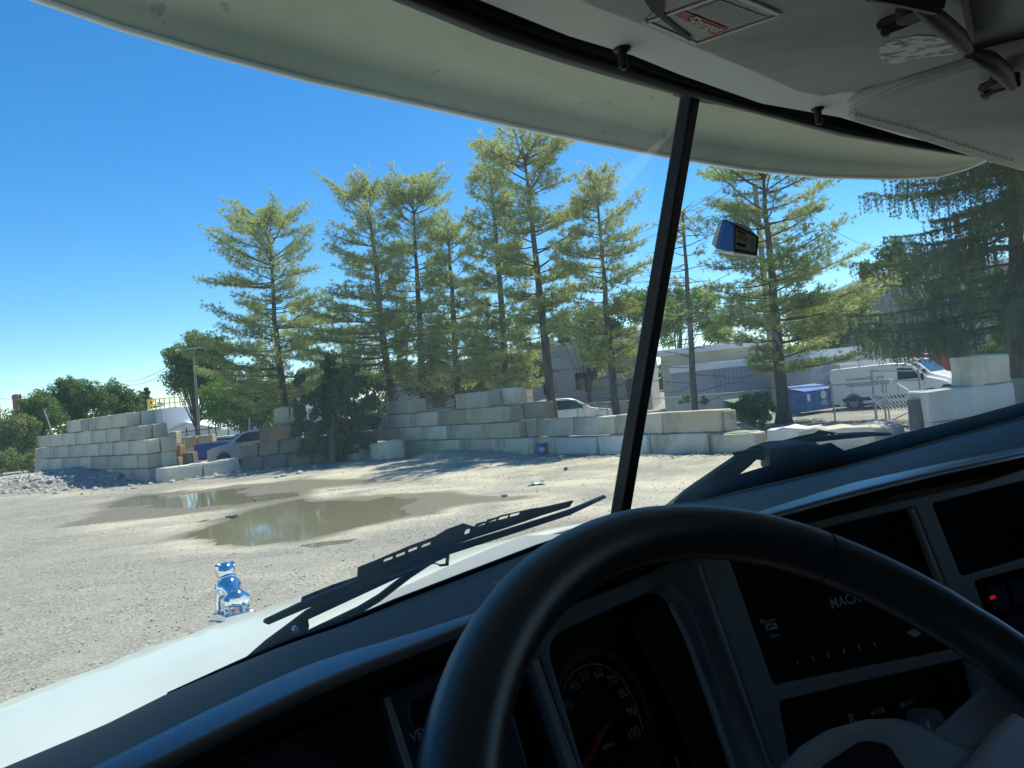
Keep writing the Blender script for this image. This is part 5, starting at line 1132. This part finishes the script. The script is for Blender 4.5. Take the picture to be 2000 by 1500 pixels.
# --- wipers
def wp(off, side): return GP0+GN[side]*off
WB = rc('wiper_black', (.010, .011, .014), .4, .5, var=.1)
def wiper(side, rubber, arch, slots, arm, extra, off=.03):
    root_ = plate('wiper', arch, slots, wp(off, side), -GN[side], .0012, WB, bevel=.0003)
    plate('rubber_blade', rubber, [], wp(off-.006, side), -GN[side], .003, WB, root_, bevel=.0005)
    plate('wiper_arm', arm, [], wp(off+.012, side), -GN[side], .004, WB, root_, bevel=.001)
    for k_, e in enumerate(extra): m = MB(); m.tube([glass(x, y, off+.012, side) for x, y in e], .0035 if k_ == 0 else .003, 6); T(m, 'washer_hose', WB, root_, smooth=True)
    return root_
def slot(x, y, L, a, h_=5): ca, sa = cos(a), sin(a); return [(x+u*ca-v*sa, y+u*sa+v*ca) for u, v in ((-L/2, h_*.3), (-L/2+3, -h_/2), (L/2-2, -h_/2), (L/2, -h_*.2), (L/2-3, h_/2), (-L/2+2, h_/2))]
sl = [slot(x, y, 22, a) for x, y, a in ((758,1092,-.36),(782,1083,-.36),(806,1073,-.36),(832,1064,-.34),(939,1024,-.28),(961,1016,-.26),(983,1011,-.24),(1005,1005,-.22))]+[[(906,1041),(910,1034),(919,1032),(917,1041),(909,1044)]]
wl = wiper(-1, [(515,1216),(518,1210),(585,1178),(700,1131),(870,1071),(1000,1031),(1110,996),(1180,967),(1184,971),(1110,1006),(1000,1042),(870,1084),(700,1146),(590,1190),(522,1219)],
    [(586,1186),(590,1166),(650,1142),(698,1126),(699,1108),(730,1096),(800,1066),(850,1048),(872,1034),(905,1022),(925,1028),(980,1006),(1040,993),(1062,990),(1120,977),(1112,990),(1060,1006),(990,1030),(930,1049),(870,1070),(780,1102),(700,1133)], sl,
    [(470,1296),(520,1252),(566,1218),(600,1192),(700,1145),(790,1118),(868,1086),(876,1083),(874,1104),(858,1106),(850,1100),(838,1102),(760,1128),(640,1158),(625,1166),(610,1190),(600,1208),(602,1222),(596,1238),(560,1262),(500,1300),(470,1312)],
    [[(840,1096),(800,1122),(740,1168),(700,1192),(650,1216),(600,1240)]])
m = MB(); m.lathe([(.0005, -.002), (.0026, -.0015), (.003, 0), (.003, .002)], glass(576, 1229, .038, -1), 12, GN[-1], True); T(m, 'arm_bolt', CHR, wl, smooth=2)
wr_ = wiper(1, [(1430,884),(1432,889),(1500,878),(1600,862),(1700,852),(1740,850),(1741,846),(1690,844),(1600,852),(1500,872)],
    [(1454,880),(1468,872),(1500,862),(1530,860),(1560,852),(1590,846),(1600,840),(1640,846),(1690,843),(1742,845),(1700,850),(1620,856),(1540,868)], [slot(1618, 849, 8, -.1, 3), slot(1633, 848, 8, -.1, 3)],
    [(1496,884),(1530,870),(1590,858),(1592,866),(1560,876),(1530,886),(1500,900)], [[(1500,872),(1560,862),(1600,852)]], .05)
# --- hood ornament: chrome bulldog
def ornament():
    b = hit(455, 1194, TP(.65, 0, 0), RT); k = .118; bm = bmesh.new()
    def Q(f, r, u): return FW*f*k+RT*r*k+UP*u*k
    def ball(f, r, u, a, b_, c): M = Matrix.Translation(Q(f, r, u)) @ Matrix((RT, FW, UP)).transposed().to_4x4() @ Matrix.Diagonal((b_*k, a*k, c*k, 1)); bmesh.ops.create_icosphere(bm, subdivisions=3, radius=1, matrix=M)
    def limb(pts):
        for (f0, r0, u0, w0), (f1, r1, u1, w1) in zip(pts, pts[1:]):
            for i in range(7): t = i/6; w_ = w0+(w1-w0)*t; ball(f0+(f1-f0)*t, r0+(r1-r0)*t, u0+(u1-u0)*t, w_, w_, w_)
    limb([(-.40, 0, .38, .20), (-.10, 0, .50, .20), (.16, 0, .60, .25), (.26, 0, .78, .20)])
    ball(.14, 0, .58, .24, .31, .27); ball(-.38, 0, .38, .22, .26, .22)
    ball(.34, 0, .96, .24, .25, .22); ball(.50, 0, .88, .13, .17, .12); ball(.47, .10, .82, .10, .08, .10); ball(.47, -.10, .82, .10, .08, .10)
    for s in (-1, 1):
        limb([(.22, s*.22, .55, .13), (.20, s*.28, .30, .085), (.22, s*.28, .10, .07), (.30, s*.28, .04, .075)])
        limb([(-.38, s*.18, .34, .15), (-.26, s*.24, .20, .09), (-.42, s*.24, .10, .06), (-.34, s*.24, .04, .07)])
        ball(.28, s*.19, 1.10, .06, .08, .08)
    me = bpy.data.meshes.new('bulldog_ornament'); bm.to_mesh(me); bm.free(); me.materials.append(CHR)
    ob = bpy.data.objects.new('bulldog_ornament', me); COL.objects.link(ob); ob.location = b
    rm = ob.modifiers.new('remesh', 'REMESH'); rm.mode = 'VOXEL'; rm.voxel_size = .0021; rm.use_smooth_shade = True
    sm_ = ob.modifiers.new('smooth', 'SMOOTH'); sm_.iterations = 4
    ob.parent = hood; ob.matrix_parent_inverse = WORLD(hood).inverted()
    m = MB(); m.lathe([(.19*k, -.045*k), (.235*k, -.02*k), (.235*k, .02*k), (.19*k, .045*k)], b+Q(.27, 0, .77), 24, FW*.5+UP*.8); T(m, 'collar', CHR, hood, smooth=2)
    m = MB(); M = Matrix.Translation(b) @ Matrix((RT, FW, UP)).transposed().to_4x4() @ Matrix.Rotation(-.12, 4, 'X'); m.box(-.36*k, .36*k, -.62*k, .62*k, -.16*k, .0, M); m.box(-.44*k, .44*k, -.75*k, .80*k, -1.1*k, -.17*k, M); T(m, 'ornament_base', CHR, hood, bevel=.004)
ornament()
# --- dashboard
Bc = [(-60,1620),(60,1560),(176,1502),(330,1424),(430,1376),(540,1324),(640,1284),(760,1250),(840,1226),(960,1186),(1090,1140),(1180,1108),(1250,1082),(1310,1060),(1390,1030),(1480,1000),(1650,946),(1825,908),(2000,873),(2120,846)]
Ec = E1[1:]+E1r[1:]
def resample(P_, n): 
    d = [0]; 
    for a, b in zip(P_, P_[1:]): d.append(d[-1]+math.hypot(b[0]-a[0], b[1]-a[1]))
    return [(float(np.interp(x, d, [p[0] for p in P_])), float(np.interp(x, d, [p[1] for p in P_]))) for x in np.linspace(0, d[-1], n)]
Cc = [(0,1640),(150,1566),(288,1502),(400,1446),(500,1396),(600,1349),(700,1306),(800,1268),(870,1240),(980,1196),(1100,1150),(1190,1114),(1255,1088),(1315,1064),(1400,1036),(1500,1008),(1650,966),(1825,923),(2000,886),(2120,858)]
N_ = 41; e_, b_, c_2 = resample(Ec, N_), resample(Bc, N_), resample(Cc, N_)
re = [glass(x, y, -.002) for x, y in e_]; rb = [zpl(x, y, -.122) for x, y in b_]; rcc = [zpl(x, y, -.1242) for x, y in c_2]
def bz(a, b, t, lift): return a.lerp(b, t)+UP*lift*4*t*(1-t)
m = MB(); m.loft([[p-UP*.03 for p in re], re]+[[bz(a, b, t, .004) for a, b in zip(re, rb)] for t in (.2, .4, .6, .8, .93)]+[rb]); dash = T(m, 'dashboard', DASH, smooth=True, fix=False)
m = MB(); m.loft([rb, [bz(a, b, .35, .0008) for a, b in zip(rb, rcc)], [bz(a, b, .8, .0006) for a, b in zip(rb, rcc)], rcc, [p-UP*.004 for p in rcc]]); T(m, 'dash_lip', LIP, dash, smooth=True, fix=False)
r1 = [p-UP*.005+FW*.003 for p in rcc]; r2_ = [TP(inv(p).x, inv(p).y+.03, inv(p).z-.022) for p in rcc]; r3_ = [TP(inv(p).x, min(.60, .655-.3*abs(inv(p).x-.65)), -.21) for p in rcc]; r4_ = [TP(inv(p).x, min(.60, .655-.3*abs(inv(p).x-.65)), -.9) for p in rcc]
m = MB(); m.loft([r1, r2_, r3_, r4_]); T(m, 'dash_recess', DBLK, dash, smooth=True, fix=False)
# instrument cluster
CN = (-FW*cos(R_(28))+UP*sin(R_(28))).normalized(); C0 = TP(.39, .455, -.25); DP = dash
plate('cluster_bezel', [(1020,1232),(1120,1180),(1220,1140),(1345,1082),(1362,1108),(1500,1500),(1540,1620),(1150,1640),(1095,1470),(1033,1287)], [[(1058,1278),(1075,1244),(1180,1196),(1287,1150),(1314,1168),(1340,1215),(1440,1500),(1480,1630),(1165,1640),(1118,1480)]], C0, CN, .022, DGRY, DP, rh=.012, bevel=.003)
plate('bezel_edge', [(1040,1292),(1050,1288),(1085,1388),(1126,1500),(1160,1600),(1144,1600),(1110,1500),(1075,1392)], [], C0+CN*.013, CN, .004, BEIGE, DP, bevel=.001)
plate('bezel_edge', [(1306,1180),(1311,1177),(1345,1246),(1400,1392),(1435,1500),(1470,1610),(1462,1610),(1428,1500),(1392,1392),(1338,1246)], [], C0+CN*.012, CN, .004, BEIGE, DP, bevel=.001)
plate('instrument_face', [(1000,1220),(1350,1080),(1560,1640),(1100,1660)], [], C0-CN*.035, CN, .004, SCR, DP, bevel=.0005)
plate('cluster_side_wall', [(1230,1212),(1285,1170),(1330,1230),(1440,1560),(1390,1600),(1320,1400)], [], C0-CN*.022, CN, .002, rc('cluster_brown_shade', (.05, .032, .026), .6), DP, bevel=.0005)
S0 = C0-CN*.032
def arcline(name, pts, w, m_, par, off=.001, clos=False):
    ps = resample(pts, 60); mb = MB(); q = [hit(x, y, S0+CN*off, CN) for x, y in ps]; rows = [[], []]
    for i, p in enumerate(q): d = (q[min(i+1, 59)]-q[max(i-1, 0)]).normalized(); s_ = d.cross(CN); rows[0].append(p+s_*w/2); rows[1].append(p-s_*w/2)
    mb.loft(rows); return T(mb, name, m_, par, fix=False)
import colorsys
def ell(cx, cy, rx, ry, a0, a1, rot, n=40): return [(cx+rx*cos(a)*cos(rot)-ry*sin(a)*sin(rot), cy+rx*cos(a)*sin(rot)+ry*sin(a)*cos(rot)) for a in np.linspace(a0, a1, n)]
sp_ = plate('speedometer', ell(1172, 1390, 96, 128, 0, 2*pi*39/40, .28, 40), [], S0-CN*.002, CN, .002, SCR, DP, bevel=.0005)
arcline('outer_ring', [(1088,1345),(1102,1310),(1125,1285),(1155,1271),(1185,1275),(1215,1295),(1243,1330),(1262,1375),(1269,1418)], .006, rc('gauge_ring_grey', (.07, .075, .085), .3), sp_)
arcline('scale_ring', [(1094,1372),(1104,1335),(1120,1312),(1145,1298),(1170,1297),(1195,1308),(1220,1333),(1240,1370),(1252,1410),(1256,1428)], .0012, DTXT, sp_)
arcline('inner_ring', [(1124,1418),(1125,1380),(1138,1352),(1160,1339),(1185,1346),(1207,1366),(1220,1395),(1226,1425)], .0008, rc('gauge_ring_dim', (.08, .08, .08), .5), sp_)
for s_, x, y in (('20', 1103, 1414), ('30', 1108, 1376), ('40', 1121, 1340), ('50', 1141, 1319), ('60', 1168, 1314), ('70', 1195, 1328), ('80', 1218, 1353), ('90', 1233, 1389), ('100', 1237, 1431)):
    text('dial_number', s_, (x, y), S0, CN, .0105, DTXT, sp_, off=.0012)
text('dial_unit', 'MPH', (1188, 1457), S0, CN, .006, DTXT, sp_, off=.0012)
plate('needle', [(1197,1399),(1199,1402),(1176,1440),(1168,1458),(1145,1500),(1130,1530),(1112,1530),(1135,1496),(1160,1452),(1166,1434)], [], S0+CN*.006, CN, .0015, REDN, sp_, bevel=.0003)
for cx_, cy_, tp_ in ((1325, 1500, ((1318, 1476), (1330, 1505))), (1290, 1500, ((1290, 1478), (1280, 1505)))):
    g_ = plate('small_gauge', ell(cx_, cy_, 42, 40, 0, 2*pi*23/24, .2, 24), [], S0-CN*.0005, CN, .0015, rc('small_dial_face', (.02, .02, .022), .4), DP, bevel=.0003)
    m = MB(); m.tube([hit(*tp_[0], S0+CN*.003, CN), hit(*tp_[1], S0+CN*.003, CN)], .0012, 5); T(m, 'needle', REDN, g_)
# left warning panel
L0 = TP(.14, .43, -.28)
plate('left_switch_panel', [(745,1362),(880,1300),(960,1262),(1040,1560),(815,1600),(770,1480)], [[(792,1377),(880,1332),(900,1395),(802,1424)]], L0, CN, .012, rc('switch_panel_grey', (.05, .055, .065), .5), DP, rh=.006, bevel=.002)
plate('switch_recess', [(780,1365),(900,1310),(920,1400),(790,1440)], [], L0-CN*.012, CN, .003, SCR, DP)
plate('panel_edge', [(750,1364),(760,1360),(778,1410),(812,1520),(800,1526),(764,1412)], [], L0+CN*.007, CN, .003, BEIGE, DP, bevel=.0008)
text('panel_word', 'VEHICLE', (842, 1424), L0, CN, .0085, DTXT, DP, off=.0068)
text('panel_word', 'POWER', (842, 1482), L0, CN, .006, DTXT, DP, off=.0068)
plate('dash_knee_panel', [(-100,1760),(200,1600),(560,1440),(742,1366),(700,1372),(758,1400),(800,1560),(700,1800)], [], L0-CN*.01, CN, .006, rc('knee_panel_black', (.022, .022, .025), .6), DP, bevel=.001)
# centre console
KN = (-(FW*cos(R_(14))+RT*sin(R_(14)))*cos(R_(20))+UP*sin(R_(20))).normalized(); K0 = hit(1600, 1200, CAM+ray(1600, 1200).normalized()*.80, KN); KR = (RT*cos(R_(14))-FW*sin(R_(14))).normalized()
plate('console_frame', [(1346,1062),(1362,1108),(1500,1500),(1540,1640),(2150,1500),(2150,868),(1905,950-4),(1703,990),(1557,1027)],
    [[(1412,1082),(1600,1034),(1779,992),(1885,1262),(1502,1339)], [(1810,986),(2080,920),(2100,1060),(1867,1128)], [(1892,1137),(2090,1085),(2110,1260),(1945,1290)], [(1512,1370),(1888,1284),(1960,1560),(1560,1620)]], K0, KN, .014, DGRY, DP, rh=[.006]*5 if False else .005, bevel=.0016, right=KR)
plate('console_edge', [(1362,1106),(1367,1104),(1506,1500),(1546,1640),(1540,1640),(1500,1500)], [], K0+KN*.008, KN, .003, BEIGE, DP, bevel=.0006, right=KR)
plate('console_edge', [(1778,993),(1783,992),(1842,1139),(1837,1140)], [], K0+KN*.008, KN, .003, BEIGE, DP, bevel=.0006, right=KR)
rad_ = plate('radio', [(1400,1068),(1790,980),(1898,1270),(1490,1352)], [], K0-KN*.014, KN, .006, SCR, DP, right=KR)
rp = K0-KN*.0108
text('maker_lettering', 'MACK', (1650, 1172), rp, KN, .0135, DTXT, rad_, right=KR, off=.0004)
text('key_word', 'Phone', (1499, 1212), rp, KN, .0068, DTXT, rad_, right=KR, off=.0004)
plate('phone_key', [(1494,1220),(1516,1216),(1519,1227),(1497,1232)], [], rp, KN, .001, WTXT, rad_, right=KR, bevel=.0002)
m = MB(); m.tube([hit(x, y, rp+KN*.001, KN) for x, y in ((1500,1227),(1505,1222),(1512,1222))], .0008, 4); T(m, 'phone_mark', SCR, rad_)
text('key_word', 'Voice', (1512, 1241), rp, KN, .0050, DTXT, rad_, right=KR, off=.0004)
plate('source_key', [(1770,1235),(1786,1228),(1800,1238),(1786,1245)], [], rp, KN, .001, WTXT, rad_, right=KR, bevel=.0002)
for i, s_ in enumerate('123456'): text('preset_number', s_, (1558+i*30, 1294-i*7.2), rp, KN, .006, DTXT, rad_, right=KR, off=.0004)
plate('storage_recess', [(1800,980),(2150,880),(2150,1080),(1860,1140)], [], K0-KN*.035, KN, .003, DBLK, DP, right=KR)
plate('switch_bank', [(1880,1130),(2150,1060),(2150,1290),(1930,1310)], [], K0-KN*.012, KN, .003, DBLK, DP, right=KR)
for x, y, s_ in ((1940, 1168, 14), (1985, 1156, 14), (1975, 1228, 14)): plate('rocker_switch', [(x-16,y-18),(x+18,y-26),(x+30,y+22),(x-4,y+30)], [], K0-KN*.008, KN, .006, BLKF, DP, right=KR, bevel=.001)
plate('warning_light', [(1932,1166),(1942,1162),(1946,1168),(1936,1172)], [], K0-KN*.0045, KN, .001, LAMPR, DP, right=KR, bevel=.0002)
shf = plate('gear_selector', [(1500,1364),(1900,1275),(1970,1570),(1550,1640)], [], K0-KN*.012, KN, .006, SCR, DP, right=KR)
for s_, x, y, z_ in (('R', 1664, 1403, .013), ('MODE', 1714, 1390, .0062), ('SELECT', 1773, 1372, .0062)): text('selector_marking', s_, (x, y), K0-KN*.0088, KN, z_, DTXT, shf, right=KR, off=.0004)
m = MB(); m.lathe([(.012, 0), (.012, .02), (.010, .024), (.001, .025)], hit(1790, 1410, K0-KN*.009, KN), 20, KN); T(m, 'selector_knob', rc('selector_knob_metal', (.35, .38, .4), .3, .6, metal=.6), shf, smooth=2)
# --- steering wheel
wc = TP(.328, .164, -.238); tl = .868; yw = .05; WR = RT*cos(yw)+FW*sin(yw); WF = -RT*sin(yw)+FW*cos(yw); WU = WF*sin(tl)+UP*cos(tl); WN = WR.cross(WU)
WN = WN if WN.dot(CAM-wc) > 0 else -WN
m = MB(); nn = 96; kk = 20; vs = []
for i in range(nn):
    a = 2*pi*i/nn; o_ = WR*cos(a)+WU*sin(a); c = wc+o_*.221; rt_ = .0172*(1+.0*a)
    if abs(((a-.35) % (2*pi))) < .05: rt_ *= .97
    for j in range(kk): b = 2*pi*j/kk; vs.append(c+o_*cos(b)*rt_+WN*sin(b)*rt_)
m.add(vs, [(i*kk+j, i*kk+(j+1) % kk, ((i+1) % nn)*kk+(j+1) % kk, ((i+1) % nn)*kk+j) for i in range(nn) for j in range(kk)])
sw = T(m, 'steering_wheel', RIM, smooth=True)
for a in (.84,):
    o_ = WR*cos(a)+WU*sin(a); tg = WR*-sin(a)+WU*cos(a); m = MB(); m.tube([wc+o_*.221+(o_*cos(b)+WN*sin(b))*.0170 for b in np.linspace(-.6, 3.8, 24)], .0006, 5); T(m, 'rim_seam', DBLK, sw)
WP = wc-WN*.025
sp1 = plate('spoke', [(1780,1470),(1850,1405),(1909,1350),(2000,1296),(2110,1236),(2170,1330),(2100,1400),(2000,1420),(1930,1470),(1860,1560)], [], WP+WN*.006, WN, .012, HUBM, sw, bevel=.003)
plate('hub_cover', [(1480,1560),(1545,1475),(1600,1441),(1660,1424),(1720,1421),(1765,1433),(1820,1462),(1900,1500),(2000,1640),(1500,1680)], [], WP+WN*.004, WN, .03, HUBM, sw, bevel=.008, r=.004)
plate('hub_recess', [(1600,1500),(1680,1447),(1735,1455),(1760,1500),(1840,1560),(1800,1640),(1600,1640)], [], WP+WN*.021, WN, .003, DBLK, sw, bevel=.001, r=.006)
plate('horn_pad', [(1870,1520),(1905,1470),(1955,1408),(1965,1402),(2020,1440),(2100,1500),(2100,1640),(1880,1640)], [], WP+WN*.024, WN, .016, rc('horn_pad_highlight_grey', (.30, .28, .31), .4, .5, var=.05), sw, bevel=.004, r=.006)  # hub pad; its lighter pinkish grey is a highlight put into the colour
plate('spoke', [(1000,1900),(1480,1560),(1560,1640),(1200,2000)], [], WP+WN*.004, WN, .012, HUBM, sw, bevel=.003)
m = MB(); m.tube([wc-WN*.03, wc-WN*.2], .035, 16); T(m, 'steering_column', DBLK, sw)
# --- cab shell that keeps the inside dark
SH = rc('cab_shell_grey', (.10, .10, .10), .8, .3)
m = MB(); M = Matrix.Translation(CAM) @ Matrix((RT, FW, UP)).transposed().to_4x4()
m.box(-.52, 1.82, -1.3, .50, .345, .36, M); m.box(-.52, 1.82, -1.34, -1.3, -1.4, .36, M)
m.box(-.56, -.52, -1.3, .40, -1.4, -.18, M); m.box(1.82, 1.86, -1.3, .40, -1.4, -.18, M)
m.box(-.56, -.52, -1.3, .40, .22, .36, M); m.box(1.82, 1.86, -1.3, .40, .22, .36, M)
m.box(-.56, -.52, -1.3, -.45, -.18, .22, M); m.box(1.82, 1.86, -1.3, -.45, -.18, .22, M); m.box(-.52, 1.82, -1.3, .8, -1.44, -1.4, M)
T(m, 'cab_shell', SH)
m = MB(); m.box(1.50, 1.55, -1.29, .56, -1.39, -.15, M); m.tube([TP(1.53, .46, -.16), TP(1.50, .34, .25)], .028, 10); T(m, 'door_panel', DBLK, bevel=.004)
m = MB(); m.box(1.17, 1.497, .30, .50, -.95, -.155, M); m.box(-.515, -.20, .28, .44, -.95, -.21, M); T(m, 'dash_end', DASH, dash, bevel=.008)
# --- toll transponder stuck to the right pane
t0_ = glass(1440, 465, -.004, 1); dpt = (t0_-CAM).dot(ray(1440, 465).normalized()); ry = lambda x, y, dd: CAM+ray(x, y).normalized()*(dpt+dd)
tn = empty('toll_transponder', t0_, 'blue and white toll transponder with a printed label, stuck to the windshield', 'toll transponder')
A_ = [ry(1434, 437, -.026), ry(1482, 462, -.024), ry(1479, 499, -.024), ry(1433, 492, -.026)]; B_ = [ry(1409, 426, -.002), ry(1462, 441, .0), ry(1472, 490, .0), ry(1396, 486, -.002)]
m = MB(); m.add(A_+B_, [(0, 1, 2, 3), (0, 4, 5, 1), (1, 5, 6, 2), (3, 7, 4, 0), (7, 6, 5, 4)][0:5]); bd = m.build('casing', rc('transponder_blue', (.006, .05, .24), .35, .5), tn, bevel=.002)
m = MB(); m.add([A_[3], A_[2], ry(1476, 503, -.02), ry(1434, 498, -.022), ry(1396, 489, -.004), B_[2]], [(0, 1, 2, 3), (0, 3, 4)]); m.build('white_base', WHITEP, tn, fix=False, solid=.002)
m = MB(); m.add([ry(1403, 440, -.0), ry(1409, 440, -.002), ry(1398, 484, -.002), ry(1391, 476, .0)], [(0, 1, 2, 3)]); m.build('mounting_strip', WHITEP, tn, fix=False, solid=.003)
def fq(u, v, off=.0006):
    p = A_[0].lerp(A_[1], u).lerp(A_[3].lerp(A_[2], u), v); nrm = (A_[1]-A_[0]).cross(A_[3]-A_[0]).normalized(); nrm = nrm if nrm.dot(CAM-p) > 0 else -nrm; return p+nrm*off
m = MB(); m.add([fq(.0, .0, .0009), fq(1, 0, .0009), fq(1, 1, .0009), fq(0, 1, .0009)], [(0, 1, 2, 3)]); m.build('dark_face', rc('transponder_dark_face', (.012, .02, .03), .4), tn, fix=False)
m = MB(); m.add([fq(*q, .0014) for q in ((.08, .12), (.90, .10), (.90, .86), (.06, .86))], [(0, 1, 2, 3)]); lb_ = m.build('label_sheet', rc('transponder_label_tan', (.24, .22, .16), .6), tn, fix=False)
m = MB()
for i, (v, u1, h_) in enumerate(((.16, .46, .07), (.30, .55, .03), (.37, .6, .03), (.44, .5, .03), (.62, .5, .12))): m.add([fq(.12, v, .0019), fq(u1, v, .0019), fq(u1, v+h_, .0019), fq(.12, v+h_, .0019)], [(0, 1, 2, 3)])
m.build('label_print', DBLK, lb_, fix=False)
m = MB(); kp = [(.64,.28),(.72,.24),(.80,.26),(.86,.24),(.85,.40),(.80,.46),(.81,.58),(.84,.76),(.76,.80),(.68,.78),(.72,.60),(.71,.48),(.64,.42)]; m.add([fq(*q, .0019) for q in kp], [tuple(range(len(kp)))]); m.build('keystone_mark', rc('transponder_teal', (.05, .18, .2), .6), lb_, fix=False)
